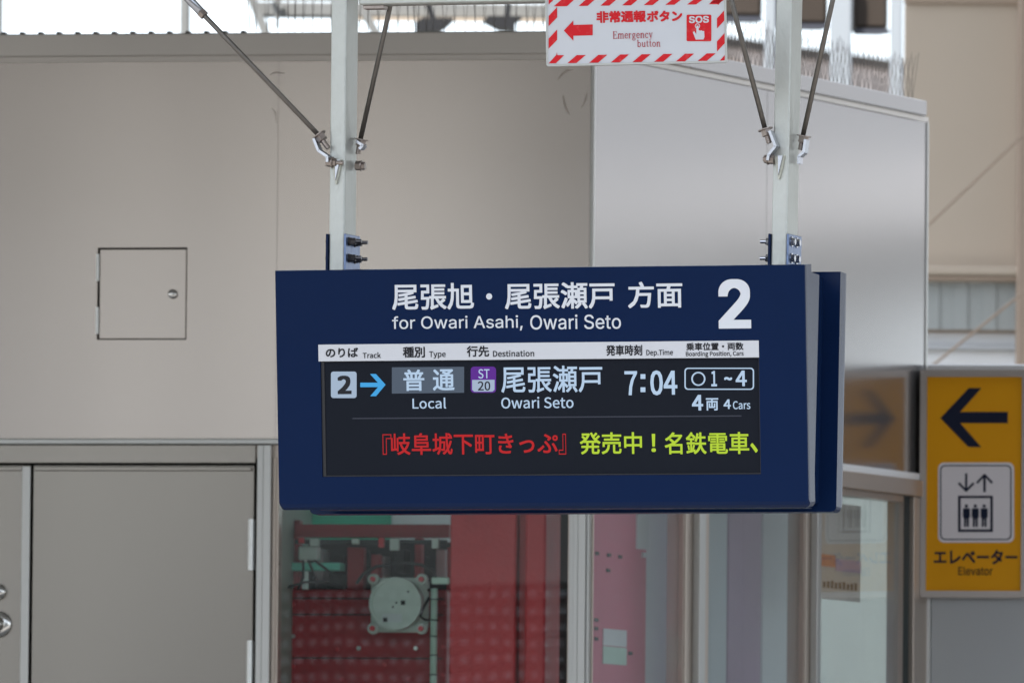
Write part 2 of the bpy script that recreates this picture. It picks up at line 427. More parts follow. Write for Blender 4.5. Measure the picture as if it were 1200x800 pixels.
for y0, y1 in ((608, 668), (750, 808)):
    a, b = Z(FW, y1, 296), Z(FW, y0, 296); mdl = (a + b) / 2
    h = cy((X(FW, 295, 640), -.008, a), (X(FW, 295, 640), -.008, mdl - .001), .0085, 12)
    cyl(h, (X(FW, 295, 640), -.008, mdl + .001), (X(FW, 295, 640), -.008, b), .0085, 12)
    box(h, X(FW, 290.8, 640), X(FW, 298.6, 640), -.004, -.001, a + .002, b - .002)
    obj('hinge', h, M['hinge'], dr)
def disc(px, py, r, fr, par, name, m, depth=.02, dome=True):
    x, z = P(fr, px, py); bm = bmesh.new(); prof = [(r * 1.0, 0), (r * 1.0, .4), (r * .9, .7), (r * .6, .92), (r * .25, 1.0)]
    last = None
    for rr, d in prof:
        rg = [bm.verts.new((x + rr * math.cos(2 * math.pi * k / 24), -d * depth, z + rr * math.sin(2 * math.pi * k / 24))) for k in range(24)]
        if last:
            for k in range(24): bm.faces.new((last[k], last[(k + 1) % 24], rg[(k + 1) % 24], rg[k]))
        last = rg
    bm.faces.new(last)
    bmesh.ops.recalc_face_normals(bm, faces=bm.faces[:])
    return obj(name, bm, m, par, smooth=True)
s34 = 34.9 / F
disc(-1, 693, 9.5 * s34, FW, dl, 'lock_cylinder', M['chrome'], .022)
lev = disc(-1, 731, 15.5 * s34, FW, dl, 'lever_plate', M['chrome'], .015)
disc(-2, 731, 9 * s34, FW, dl, 'knob', M['chrome'], .05)
# access hatch
ht = obj('access_hatch', bx(hx0 + .006, hx1 - .003, .002, .03, hz0 + .003, hz1 - .005, bev=.0015), M['panel'], bld)
obj('hatch_recess', bx(hx0, hx1, .034, .045, hz0, hz1), M['dark_gap'], bld)
for y0, y1 in ((298, 329), (360, 391)):
    obj('hinge', cy((hx0 + .001, -.003, Z(FW, y1, 114)), (hx0 + .001, -.003, Z(FW, y0, 114)), .005, 12), M['hinge'], ht)
disc(202.5, 344.5, 5.6 * s34, FW, ht, 'latch', M['chrome'], .012)

# glazing on the front
gz1 = Z(FW, 536, 500) - .001
fwin = obj('window', ring(bmesh.new(), rect(GL, X(FW, 673, 700), .02, gz1), rect(X(FW, 326, 700), X(FW, 665.5, 700), .10, gz1 - .03), -.004, .05), M['mullion'], bld)
obj('pane', bx(X(FW, 326, 700) + .0005, X(FW, 665.5, 700) - .0005, .012, .020, .1005, gz1 - .0305), M['glass'], fwin)
cp = bmesh.new()
for a, b, d in ((667, 673, -.012), (673.2, 679, -.03), (679.2, 688, -.036), (688.2, 691.5, -.024)):
    box(cp, X(FW, a, 700), X(FW, b, 700), d, .05, 0, gz1 - .002, bev=.0015)
obj('corner_post', cp, M['frame'], bld)
# angled wall (its own coordinates REL)
def aobj(name, bm, m, par=None, **k):
    bm.transform(REL); return obj(name, bm, m, par or bld, **k)
azt = Z(AW, 95.5, 970); azl = Z(AW, 112, 960); azl2 = Z(AW, 118, 960)
az_pb = Z(AW, 553, 1030); az_r0 = Z(AW, 562, 1030); az_r1 = Z(AW, 577, 1030)
ax = lambda px, py=650: X(AW, px, py)
sx = [.004, ax(898, 300), AE - .005]
for a, b in zip(sx, sx[1:]):
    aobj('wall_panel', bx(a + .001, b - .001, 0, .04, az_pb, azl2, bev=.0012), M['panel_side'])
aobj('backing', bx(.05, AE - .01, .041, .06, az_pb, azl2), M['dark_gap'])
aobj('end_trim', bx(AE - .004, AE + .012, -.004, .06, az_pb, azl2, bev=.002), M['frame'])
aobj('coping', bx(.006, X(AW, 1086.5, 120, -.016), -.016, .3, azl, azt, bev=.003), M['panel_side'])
aobj('coping_lip', bx(.006, AE, -.006, -.0005, azl2, azl), M['coping'])
aobj('sill_rail', bx(.004, AE, -.018, -.0005, az_pb - .012, az_pb + .010, bev=.002), M['trim_white'])
aobj('head_rail', bx(.004, AE, -.03, .05, az_r1, az_pb - .0125, bev=.002), M['mullion'])
bays = [(694, 801), (829, 942), (960, 1058)]
for a, b in bays:
    wn = aobj('window', ring(bmesh.new(), rect(ax(a), ax(b), .03, az_r1 - .001), rect(ax(a + 1), ax(b - 1), .06, az_r1 - .02), -.002, .05), M['mullion'])
    aobj('pane', bx(ax(a + 1) + .0005, ax(b - 1) - .0005, .012, .02, .0605, az_r1 - .0205), M['glass2'], wn)
for a, b in ((801, 829), (942, 960)):
    # the mullion stands proud of the glass; its side catches the light
    mm = bx(ax(a) + .002, ax(b) - .002, -.006, .05, 0, az_r1 - .001, bev=.0015)
    aobj('mullion', mm, M['mullion'])
    xa, xb = ax(a) + .3 * (ax(b) - ax(a)), ax(a) + .55 * (ax(b) - ax(a))
    aobj('mullion_cover', bx(xa, xb, -.03, -.0065, 0, az_r1 - .001, bev=.0015), M['frame'])
aobj('mullion', bx(ax(1058) + .001, ax(1064), -.004, .05, 0, az_r1 - .001), M['int_dark'])
aobj('mullion', bx(ax(1064) + .001, AE, -.02, .05, 0, az_r1 - .001, bev=.002), M['mullion'])
# shell of the room: roof sheet, ceiling, far walls, floor
def slab(pts, z0, z1):
    b = prism(bmesh.new(), pts, z0, z1)
    for v in b.verts: v.co = Vector((v.co.x, v.co.z, v.co.y))
    bmesh.ops.recalc_face_normals(b, faces=b.faces[:]); return b
obj('roof', slab([(XL, .05), (.0, .05), (.57, 2.6), (XL, 2.6)], zl - .02, zl + .02), M['canopy'], bld)
obj('back_wall', bx(XL, X(FW, 321) - .361, 2.601, 2.7, 0, zl), M['int_pale'], bld)
rw = obj('window', ring(bmesh.new(), rect(X(FW, 321) - .36, .57, .0, zl - .022), rect(X(FW, 321) - .30, .50, .08, zl - .09), 2.601, 2.66), M['frame'], bld)
obj('pane', bx(X(FW, 321) - .299, .499, 2.62, 2.628, .081, zl - .091), M['glass2'], rw)
obj('side_wall', bx(XL - .05, XL - .001, .0, 2.7, 0, zl), M['panel'], bld)

obj('partition', slab([(X(FW, 321) - .03, .062), (X(FW, 321), .062), (X(FW, 321) - .33, 2.6), (X(FW, 321) - .36, 2.6)], 0, zp), M['int_green'], bld)
obj('room_floor', slab([(X(FW, 321), .07), (-.02, .07), (.52, 2.6), (X(FW, 321), 2.6)], .001, .02), M['concrete'], bld)

# bird spikes along the coping
def spikes(fr, x0, x1, z, par, step=.019, hh=.115):
    bm = bmesh.new(); x = x0
    box(bm, x0, x1, .028, .052, z + .0005, z + .006)
    i = 0
    while x < x1:
        for dy, lean in ((-.028, -.2), (0, .02), (.028, .2)):
            l = hh * random.uniform(.85, 1.08); tx = random.uniform(-.009, .009)
            cyl(bm, (x, .04, z + .006), (x + tx, .04 + l * lean * .8, z + .006 + l), .0008, 4, caps=False)
        x += step * random.uniform(.7, 1.3); i += 1
    return bm
obj('spike_base', bx(XL, X(FW, 285), .028, .052, zt + .0005, zt + .006), M['spike'], bld)
x = XL + .02
while x < X(FW, 285):
    obj('spike_clip', bx(x, x + .012, .024, .056, zt + .0062, zt + .012), M['spike'], bld); x += .055
x = X(FW, 286)
while x < -.05:
    e = min(x + .5, -.01)
    obj('bird_spike_strip', spikes(FW, x, e - .004, zt, bld, step=.026), M['spike'], bld, kind='stuff'); x += .5
x = .03
while x < AE:
    e = min(x + .5, AE)
    aobj('bird_spike_strip', spikes(AW, x, e - .014, azt, bld, step=.03, hh=.135), M['spike'], kind='stuff'); x += .5

# ------------------------------------------------------------------ machinery behind the glass
def fthing(name, label, cat, px, y, yaw=-10.3):
    """a thing standing y metres behind the front glass at photo column px"""
    x = X(FW, px, 700, y); f = FW @ Matrix.Translation((x, y, .02))
    return thing(name, label, cat, f), f
t, f = fthing('red_steel_column', 'thick red painted steel column standing right of the round grey motor, behind glass', 'column', 584, .55)
zz = Z(f, 545, 584)
obj('web', bx(X(f, 527, 700), X(f, 604, 700), .0, .20, 0, zz, bev=.004), M['red'], t)
obj('flange', bx(X(f, 605.5, 700), X(f, 616, 700), .03, .17, 0, zz, bev=.003), M['red_dark'], t)
obj('flange', bx(X(f, 617, 700), X(f, 641, 700), -.03, .22, 0, zz, bev=.006), M['red'], t)
t, f = fthing('machine_cabinet', 'dark red machine cabinet with open frame top at the left end of the glazing', 'machine', 430, .75)
cab, cabf = t, f
cx0, cx1 = X(f, 338, 700), X(f, 522, 700)
obj('cabinet', bx(cx0, cx1, .02, .5, 0, Z(f, 690, 430), bev=.004), M['red_dark'], t)
for yy in (700, 719, 770):
    obj('cover_seam', bx(cx0 + .01, cx1 - .01, .008, .0195, Z(f, yy + 1.2, 430), Z(f, yy, 430)), M['black'], t)
obj('top_beam', bx(X(f, 345, 620), X(f, 526, 620), .0, .06, Z(f, 629, 430), Z(f, 614, 430), bev=.002), M['red_dark'], t)
for a, b, c, d in ((338, 346, 608, 690), (402, 421, 640, 690), (481, 489, 616, 690), (519, 526, 640, 690), (430, 440, 648, 690)):
    obj('upright', bx(X(f, a, 650), X(f, b, 650), .065, .11, Z(f, d, 430), Z(f, c, 430), bev=.002), M['red_dark'], t)
obj('guard_panel', bx(cx0, cx1, .30, .32, Z(f, 689, 430), Z(f, 630, 430)), M['int_dark'], t)
for k in range(7):
    xx = X(f, 352 + k * 24, 650)
    obj('bracket', bx(xx, xx + .03, .2, .29, Z(f, 676 - (k % 3) * 9, 430), Z(f, 640 + (k % 2) * 8, 430), bev=.003), M['int_pale'] if k % 3 == 0 else M['black'], t)
t2 = obj('cable_tray', bx(X(f, 338, 660), X(f, 400, 660), -.02, .06, Z(f, 668, 370), Z(f, 659, 370), bev=.002), M['teal_bar'])
t2.matrix_world = f; tag(t2, 'short turquoise cable tray bar across the dark red machine frame', 'cable tray')
t, f = fthing('round_motor', 'round grey motor housing on a lugged square plate behind the glass', 'motor', 467, .62)
mx_, mz_ = P(f, 465, 707)
s35 = 35.1 / F
def discbm(bm, x, z, r, y0, y1, n=32): return cyl(bm, (x, y1, z), (x, y0, z), r, n)
b = bmesh.new(); prism(b, rrect(mx_ - 33 * s35, mx_ + 35 * s35, mz_ - 33 * s35, mz_ + 31 * s35, .02), .03, .05); obj('mounting_plate', b, M['motor'], t)
b = bmesh.new(); discbm(b, mx_, mz_, 31 * s35, -.02, .03, 40); obj('housing', b, M['motor'], t, smooth=False)
b = bmesh.new(); 
o_ = [(mx_ + 31 * s35 * math.cos(2 * math.pi * k / 40), mz_ + 31 * s35 * math.sin(2 * math.pi * k / 40)) for k in range(40)]
i_ = [(mx_ + 27.5 * s35 * math.cos(2 * math.pi * k / 40), mz_ + 27.5 * s35 * math.sin(2 * math.pi * k / 40)) for k in range(40)]
ring(b, o_, i_, -.03, -.0201); obj('rim', b, M['motor'], t)
for dx, dz in ((-29, 29), (29, 29), (-29, -29), (29, -29)):
    b = bmesh.new(); discbm(b, mx_ + dx * s35, mz_ + dz * s35, 6.5 * s35, .005, .03, 18); lg = obj('lug', b, M['motor'], t)
    b = bmesh.new(); discbm(b, mx_ + dx * s35, mz_ + dz * s35, 3.4 * s35, -.006, .0045, 6); obj('bolt', b, M['red'], lg)
for dx, dy in ((9, 1), (1, 1), (-12, -19), (15, 14), (-3, -4)):
    s = 2.6 if dx in (9, -12) else 1.1
    obj('label_mark', bx(mx_ + (dx - s) * s35, mx_ + (dx + s) * s35, -.0215, -.0203, mz_ + (dy - s) * s35, mz_ + (dy + s) * s35), M['black'], t)
obj('nameplate', bx(mx_ - 16 * s35, mx_ + 8 * s35, -.0208, -.0202, mz_ - 22 * s35, mz_ - 12 * s35), M['int_white'], t)
cb = bmesh.new()
def arc(pts, r=.005):
    q = [(P(f, a, b_)[0], -.03 + .01 * math.sin(i), P(f, a, b_)[1]) for i, (a, b_) in enumerate(pts)]; tube(cb, q, r, 8)
arc([(420, 684), (428, 672), (442, 664), (460, 661), (480, 660), (497, 662), (508, 668), (513, 678), (511, 688), (503, 692)])
arc([(505, 700), (498, 712), (494, 722), (500, 726), (508, 727)], .004)
arc([(406, 690), (398, 686), (385, 682), (360, 682), (340, 688)], .004)
tag(obj('power_cable', cb, M['black']), 'black power cables curving over the round grey motor', 'cable').matrix_world = f
t, f = fthing('conduit', 'pale green conduit dropping right of the round grey motor', 'conduit', 508, .56)
tt = obj('pipe', cy((X(f, 508.5, 720), 0, 0), (X(f, 508.5, 720), 0, Z(f, 689, 508)), 4.2 * s35, 14), M['pale_green'], t, smooth=True)
obj('elbow', bx(X(f, 506, 680), X(f, 526.5, 680), -.01, .01, Z(f, 684, 515), Z(f, 676, 515), bev=.003), M['pale_green'], t)
for yy in (702, 726, 745, 767, 790):
    obj('cable_tie', cy((X(f, 508.5, 720), 0, Z(f, yy + .6, 508)), (X(f, 508.5, 720), 0, Z(f, yy - .6, 508)), 4.9 * s35, 14), M['black'], t)
t, f = fthing('junction_box', 'small grey junction box with cables on the dark red machine frame', 'junction box', 375, .70)
obj('box', bx(X(f, 352, 650), X(f, 374, 650), -.03, .03, Z(f, 656, 370), Z(f, 640, 370), bev=.003), M['motor'], t)
cb = bmesh.new()
for a, b in (((356, 656), (350, 690)), ((362, 656), (372, 688)), ((369, 656), (398, 676))):
    p, q = P(f, *a), P(f, *b); m_ = ((p[0] + q[0]) / 2 + .012, (p[1] + q[1]) / 2 - .01)
    tube(cb, [(p[0], -.01, p[1]), (m_[0], -.03, m_[1]), (q[0], -.01, q[1])], .004, 8)
obj('cables', cb, M['black'], t)
t, f = fthing('bolted_rail', 'row of bolted grey fittings across the upper part of the red machine frame', 'rail', 430, .66)
obj('bar', bx(X(f, 346, 640), X(f, 523, 640), -.01, .02, Z(f, 637, 430), Z(f, 632, 430), bev=.001), M['int_dark'], t)
for k in (0, 1, 4, 6, 7, 10):
    xx = X(f, 355 + k * 15.6, 640); zz = Z(f, 634.5 + (k % 3 - 1) * 1.0, 430)
    obj('fitting', bx(xx - .008 - (k % 2) * .006, xx + .008 + (k % 3) * .005, -.03, -.011, zz - .008 - (k % 4) * .006, zz + .009, bev=.0015), M['motor'] if k % 3 else M['red'], t)
# bolts down the column and cabinet
for a, b in ((343, 707), (343, 745), (343, 780), (395, 760), (420, 759), (450, 778), (487, 759), (519, 706), (519, 757), (519, 790), (478, 795), (400, 795)):
    x_, z_ = P(cabf, a, b, .01); obj('bolt', cy((x_, .019, z_), (x_, .010, z_), .0065, 6), M['hinge'] if b in (759, 745) else M['red'], cab)
# cladding seen high behind the machine
t, f = fthing('turquoise_cladding_sheet', 'turquoise sheet standing high behind the dark red machine frame', 'cladding', 430, 1.6)
obj('sheet', bx(X(f, 330), X(f, 460), 0, .03, Z(f, 640, 400), Z(f, 540, 400)), M['teal_film'], t)
obj('sheet', bx(X(f, 460) + .001, X(f, 534), .005, .03, Z(f, 640, 400), Z(f, 540, 400)), M['milk'], t, label='milky white sheet')
t, f = fthing('inner_partition', 'dark green inner partition between the red column and the corner post', 'partition', 655, 1.0)
obj('board', bx(X(f, 641), X(f, 672), 0, .03, 0, Z(f, 545, 655)), M['int_dark'], t)
# behind the angled glass
def athing(name, label, cat, px, y):
    x = X(AW, px, 700, y); f = AW @ Matrix.Translation((x, y, .02)); return thing(name, label, cat, f), f
t, f = athing('perforated_red_plate', 'faded pink red steel plate with small holes just inside the angled glass', 'steel plate', 725, .12)
obj('plate', bx(X(f, 690, 700), X(f, 757, 700), 0, .01, 0, Z(f, 560, 720), bev=.001), M['pink'], t)
for (a, c) in ((699, 648), (713, 650), (726, 652), (712, 668), (698, 726), (698, 736), (698, 748), (738, 765)):
    x_, z_ = P(f, a, c); obj('hole', bx(x_ - .012, x_ + .012, -.004, -.0005, z_ - .005, z_ + .005), M['int_dark'], t)
x_, z_ = P(f, 754, 650); obj('cap', bx(x_ - .015, x_ + .015, -.006, -.0005, z_ - .007, z_ + .007), M['int_white'], t)
a_, b_ = X(f, 706, 757), X(f, 733, 757)
obj('notice', bx(a_, b_, -.004, -.0005, Z(f, 756.5, 720), Z(f, 737, 720)), M['int_pale'], t)
obj('notice', bx(a_, b_, -.004, -.0005, Z(f, 778, 720), Z(f, 757.5, 720)), M['pale_green'], t)
obj('edge_strip', bx(X(f, 745, 620), X(f, 758, 620), -.006, -.0006, Z(f, 643, 750), Z(f, 560, 750)), M['int_white'], t)
for nm, lab, a, b, m, y in (('pale_panel', 'pale panel inside the middle bay of the angled glass', 829, 852, 'int_white', .3),
                            ('mauve_column', 'mauve column inside the middle bay of the angled glass', 854, 892, 'int_purple', .3),
                            ('grey_panel', 'plain grey panel right of the mauve column behind glass', 894, 942, 'int_pale', .34),
                            ('grey_panel', 'added grey panel right of the faded red plate behind glass', 758, 806, 'int_pale', .5),  # this board and the next are added to cut the bright view through
                            ('pale_panel', 'added cream board behind the poster in the end bay of the glass', 955, 1070, 'int_cream', .7)):
    x0_, x1_ = X(AW, a, 700, y), X(AW, b, 700, y)
    o = obj(nm, bx(0, x1_ - x0_, 0, .05, 0, Z(AW, 560, (a + b) / 2, y), bev=.003), M[m])
    o.matrix_world = AW @ Matrix.Translation((x0_, y, .02)); tag(o, lab, 'panel' if 'panel' in nm else 'column')
t, f = athing('poster', 'pale poster with an orange and mauve stripe inside the end bay', 'poster', 985, .10)
pa, pb = X(f, 962, 690), X(f, 1008, 690)
obj('sheet', bx(pa, pb, 0, .004, Z(f, 703, 985), Z(f, 590, 985)), mat('poster_paper', (.62, .52, .45), .5), t)
obj('stripe', bx(pa, pa + .35 * (pb - pa), -.002, -.0003, Z(f, 665, 985), Z(f, 651, 985)), mat('poster_orange', (.7, .17, .04), .5), t)
obj('stripe', bx(pa + .36 * (pb - pa), pb, -.002, -.0003, Z(f, 669, 985), Z(f, 655, 985)), M['int_purple'], t)
b = bmesh.new()
for k in range(9): x_ = pa + (pb - pa) * (.05 + k * .1); box(b, x_, x_ + .05 * (pb - pa) * 1.1, -.002, -.0003, Z(f, 690, 985), Z(f, 683 - (k * 7 % 3), 985))
obj('print', b, M['brown_ink'], t)

# ================================================================== DEPARTURE BOARD
YAW = -18
BD = 26.6
S = BD / F
B0 = frame_px(643, BD, YAW)            # centre of the front face
D = .33                                # depth at the top
IN_F, IN_B = .045, .02                 # how far each face leans in at its bottom
zc = Z(B0, 314, 643)
hgt = 281 * S
til = math.atan(IN_F / hgt)
# frame of the front face: origin at the top, leaning in downwards
FF = B0 @ Matrix.Translation((0, 0, zc)) @ Matrix.Rotation(til, 4, 'X')
# choose the leaning so that z along the face: local z of FF
bx0 = (X(FF, 321.5, 317) + X(FF, 327, 596)) / 2; bx1 = (X(FF, 943, 310) + X(FF, 948, 594)) / 2
bz1 = (Z(FF, 317, 322) + Z(FF, 310, 943)) / 2; bz0 = (Z(FF, 597.5, 328) + Z(FF, 594.5, 947)) / 2
BASE = B0 @ Matrix.Translation(((bx0 + bx1) / 2, D / 2, zc + bz1))
board = thing('departure_board', 'navy double faced departure board for track 2 with lit black screen, hanging on two posts', 'departure board', BASE)
TF = BASE.inverted() @ FF              # face -> board
print('board w,h', bx1 - bx0, bz1 - bz0, Z(FF, 317, 322), Z(FF, 310, 943), Z(FF, 597, 328), Z(FF, 594.5, 947))
def face_outline(x0, x1, z0, z1, r):
    pts = [(x1, z1), (x0, z1)]
    for cx, cz, a0 in ((x0 + r, z0 + r, 180), (x1 - r, z0 + r, 270)):
        for i in range(7):
            a = R(a0 + 15 * i); pts.append((cx + r * math.cos(a), cz + r * math.sin(a)))
    return pts
def shell(hole, tf, name, th=.05):
    bm = bmesh.new()
    loops = []
    for (ins, zin, y) in ((.0012, .014, 0), (.0003, .006, .003), (0, 0, .012), (0, 0, th)):
        o = face_outline(bx0 + ins, bx1 - ins, bz0 + zin, bz1 - ins * .4, .012)
        loops.append([bm.verts.new((x, y, z)) for x, z in o])
    n = len(loops[0])
    for A, Bq in zip(loops, loops[1:]):
        for i in range(n): bm.faces.new((A[i], A[(i + 1) % n], Bq[(i + 1) % n], Bq[i]))
    bm.faces.new(loops[-1])
    if hole:
        h = [bm.verts.new((x, 0, z)) for x, z in hole]; hb = [bm.verts.new((x, .012, z)) for x, z in hole]
        m_ = len(h)
        es = [bm.edges.get((loops[0][i], loops[0][(i + 1) % n])) for i in range(n)]
        es += [bm.edges.new((h[i], h[(i + 1) % m_])) for i in range(m_)]
        bmesh.ops.triangle_fill(bm, edges=es, use_beauty=True)
        for i in range(m_): bm.faces.new((h[i], h[(i + 1) % m_], hb[(i + 1) % m_], hb[i]))
    else:
        bm.faces.new(loops[0][::-1])
    bmesh.ops.recalc_face_normals(bm, faces=bm.faces[:])
    bm.transform(tf)
    return obj(name, bm, M['blue'], board)
scx0 = X(FF, 376.5, 490); scx1 = X(FF, 890.5, 487); scz1 = Z(FF, 423, 376); scz0 = (Z(FF, 558.5, 380) + Z(FF, 555.5, 890)) / 2
hol = rect(scx0, scx1, scz0, scz1)
shell(hol, TF, 'front_shell')
# the back face: mirrored, leaning in by IN_B
tb = math.atan(IN_B / hgt)
TB = Matrix.Translation((TF.translation.x, D / 2, TF.translation.z)) @ Matrix.Rotation(-tb, 4, 'X') @ Matrix.Scale(-1, 4, (0, 1, 0))
shell(None, TB, 'back_shell')
# inner body, wedge shaped
ov = .04
bm = bmesh.new(); hw = (bx1 - bx0) / 2 - ov; zb = -(bz1 - bz0)
pr = [(-D / 2 + .052, -.012), (D / 2 - .052, -.012), (D / 2 - .052 - IN_B, zb + .02), (-D / 2 + .052 + IN_F, zb + .02)]
A = [bm.verts.new((-hw, y, z)) for y, z in pr]; Bv = [bm.verts.new((hw, y, z)) for y, z in pr]
bm.faces.new(A); bm.faces.new(Bv[::-1])
for i in range(4): bm.faces.new((A[i], Bv[i], Bv[(i + 1) % 4], A[(i + 1) % 4]))
bmesh.ops.recalc_face_normals(bm, faces=bm.faces[:]); obj('inner_body', bm, M['blue'], board)
bm = bmesh.new()
y0_, y1_ = -D / 2 + .0575, -D / 2 + .152
pr = [(y0_, -.010), (y1_, -.013), (y1_ - .028, zb + .022), (y0_ + IN_F, zb + .022)]
xr = (bx1 - bx0) / 2 - .011
A = [bm.verts.new((-xr, y, z)) for y, z in pr]; Bv = [bm.verts.new((xr, y, z)) for y, z in pr]
bm.faces.new(A); bm.faces.new(Bv[::-1])
for i in range(4): bm.faces.new((A[i], Bv[i], Bv[(i + 1) % 4], A[(i + 1) % 4]))
bmesh.ops.recalc_face_normals(bm, faces=bm.faces[:]); bmesh.ops.bevel(bm, geom=bm.edges[:], offset=.0015, segments=2, affect='EDGES'); obj('side_cover', bm, M['blue'], board)
# seam between shell and body
obj('bottom_cover', bx(-hw + .01, hw - .01, -D / 2 + .06 + IN_F, D / 2 - .06 - IN_B, zb + .008, zb + .0195, bev=.003), M['blue'], board)
# screen and its content
scr = obj('display_screen', (lambda b: (b.transform(TF), b)[1])(bx(scx0 - .005, scx1 + .005, .006, .03, scz0 - .005, scz1 + .002)), M['screen'], board)
bz = (lambda b: (b.transform(TF), b)[1])(ring(bmesh.new(), rect(scx0 + .0005, scx1 - .0005, scz0 + .0005, scz1 - .001), rect(scx0 + .008, scx1 - .002, scz0 + .003, scz1 - .002), .0035, .0058))
obj('screen_gasket', bz, M['black'], scr)
def bl(s, a, b, c, d, m, par=None, fnt=CJK, bold=.02, y=-.0008, **k): return letter(s, FF, a, b, c, d, M[m], par or board, fnt, bold, y, TF, **k)
def sl(s, a, b, c, d, m, fnt=CJK, bold=.02, y=.0046, **k): return letter(s, FF, a, b, c, d, M[m], scr, fnt, bold, y, TF, **k)
def sm(pts, m, y=.0052, y2=.0058, name='mark'):
    q = [P(FF, a, b, .0052) for a, b in pts]; b_ = prism(bmesh.new(), q, y, y2); b_.transform(TF); return obj(name, b_, M[m], scr)
# header
bl('尾張旭', 459.6, 555.5, 332.3, 363.3, 'white_vinyl', bold=.012)
b_ = bmesh.new(); x_, z_ = P(FF, 573.3, 347.3)
prism(b_, [(x_ + 3.7 * S * math.cos(k * math.pi / 12), z_ + 3.7 * S * math.sin(k * math.pi / 12)) for k in range(24)], -.0008, -.0002); b_.transform(TF)
obj('dot', b_, M['white_vinyl'], board)
bl('尾張瀬戸', 591.8, 720.5, 331.5, 362.5, 'white_vinyl', bold=.012)
bl('方面', 736, 799.8, 330.3, 361.0, 'white_vinyl', bold=.012)
bl('for Owari Asahi,', 459.8, 612.6, 370.6, 388.6, 'white_vinyl', fnt=INTER, bold=.008)
bl('Owari Seto', 621.5, 727.8, 369.0, 386.2, 'white_vinyl', fnt=INTER, bold=.008)
bl('2', 842, 880, 327.2, 385.0, 'white_vinyl', fnt=INTER, bold=.042)
# grey strip with headings
q0, q1 = P(FF, 373.3, 403), P(FF, 889.3, 399.5); zs1 = (q0[1] + q1[1]) / 2; zs0 = scz1 - .0005
b_ = bx(X(FF, 373.3, 412), X(FF, 889.4, 409), -.0012, -.0002, zs0, zs1); b_.transform(TF)
st = obj('heading_strip', b_, M['strip'], board)
H = [('のりば', 382, 420, 407.5, 418.8, CJK, .018), ('Track', 425.4, 446.6, 412.8, 419.6, CJK, .012),
     ('種別', 472.4, 498.2, 406.2, 419.0, CJK, .018), ('Type', 503.2, 522.6, 411.6, 420.2, CJK, .012),
     ('行先', 547.3, 573.4, 405.2, 418, CJK, .018), ('Destination', 578, 626.3, 410.6, 418, CJK, .012),
     ('発車時刻', 710.6, 752.9, 404.2, 416.8, CJK, .018), ('Dep.Time', 757.7, 788.9, 409.6, 417.9, CJK, .012),
     ('乗車位置・両数', 804.5, 871.6, 401.6, 410.6, CJK, .018), ('Boarding Position, Cars', 804, 871.7, 411.6, 418.8, CJK, .012)]
for s, a, b, c, d, fn, bo in H: bl(s, a, b, c, d, 'ink', par=st, fnt=fn, bold=bo, y=-.0018)
# row on the screen
sm(rr_px(387.8, 417.8, 435.2, 466.2, 3), 'px_tile', name='track_tile')
sl('2', 394.8, 411.2, 440, 461.8, 'px_dark', fnt=CJK, bold=.028, y=.0040)
sm([(422.2, 448.2), (442.8, 448.2), (433.6, 438), (440.4, 438), (451.8, 450.6), (440.6, 464), (433.8, 464), (443, 453.4), (422.2, 453.4)], 'px_blue', name='arrow')
sm([(459.2, 430.2), (543.8, 429.6), (543.8, 460), (459.2, 461)], 'px_grey', name='type_box')
sl('普', 472, 496.6, 433, 458, 'px_pale', bold=.012, y=.0040)
sl('通', 506.6, 531.8, 432.6, 457.6, 'px_pale', bold=.012, y=.0040)
sl('Local', 482.6, 522, 466, 478.8, 'px_pale', bold=.006)
sm(rr_px(551.6, 581.2, 429.4, 460.0, 4), 'px_purple', name='station_code_tile')
sm([(553.4, 445), (579.6, 444.8), (579.6, 456.5), (577, 458.6), (556, 458.8), (553.4, 456.6)], 'px_tile', y=.0044, y2=.0051, name='station_code_field')
sl('ST', 559.8, 573.0, 432.4, 443.4, 'px_pale', bold=.006, y=.0040)
sl('20', 559.4, 574, 446.8, 457.6, 'px_dark', bold=.012, y=.0036)
sl('尾張瀬戸', 586.6, 705.2, 429.0, 460.2, 'px_pale', bold=.008)
sl('Owari Seto', 586.6, 671.4, 465.2, 478.6, 'px_pale', bold=.006)
sl('7', 731.2, 746, 434.8, 463, 'px_pale', bold=.008)
for c in (441, 456.4): sm([(750.6, c - 2.8), (756.2, c - 2.8), (756.2, c + 2.8), (750.6, c + 2.8)], 'px_pale', name='colon_dot')
sl('04', 761.4, 793, 434, 463, 'px_pale', bold=.014)
o_ = [P(FF, a, b) for a, b in rr_px(801.4, 882.8, 430.8, 456.6, 4)]; i_ = [P(FF, a, b) for a, b in rr_px(802.7, 881.5, 432.1, 455.3, 3.2)]
b_ = ring(bmesh.new(), o_, i_, .0044, .0058); b_.transform(TF); obj('position_box', b_, M['px_pale'], scr)
def circ(px, py, r, n=32): return [P(FF, px + r * math.cos(2 * math.pi * k / n), py + r * math.sin(2 * math.pi * k / n)) for k in range(n)]
b_ = ring(bmesh.new(), circ(817.6, 443.8, 8.2), circ(817.6, 443.8, 6.6), .0044, .0058); b_.transform(TF); obj('circle_mark', b_, M['px_pale'], scr)
sl('1', 832.8, 839.4, 434.6, 452.6, 'px_pale', bold=.014)
sl('~', 847.8, 857.4, 441.6, 445.6, 'px_pale', bold=.02)
sl('4', 861.4, 874.4, 434.2, 452.4, 'px_pale', bold=.014)
sl('4', 810.2, 823.2, 462.6, 480.8, 'px_pale', bold=.018)
sl('両', 826.6, 841, 466.4, 480.8, 'px_pale', bold=.016)
sl('4', 847.2, 855.8, 467.8, 479.0, 'px_pale', bold=.014)
sl('Cars', 858.2, 878.6, 469.8, 479.4, 'px_pale', bold=.008)
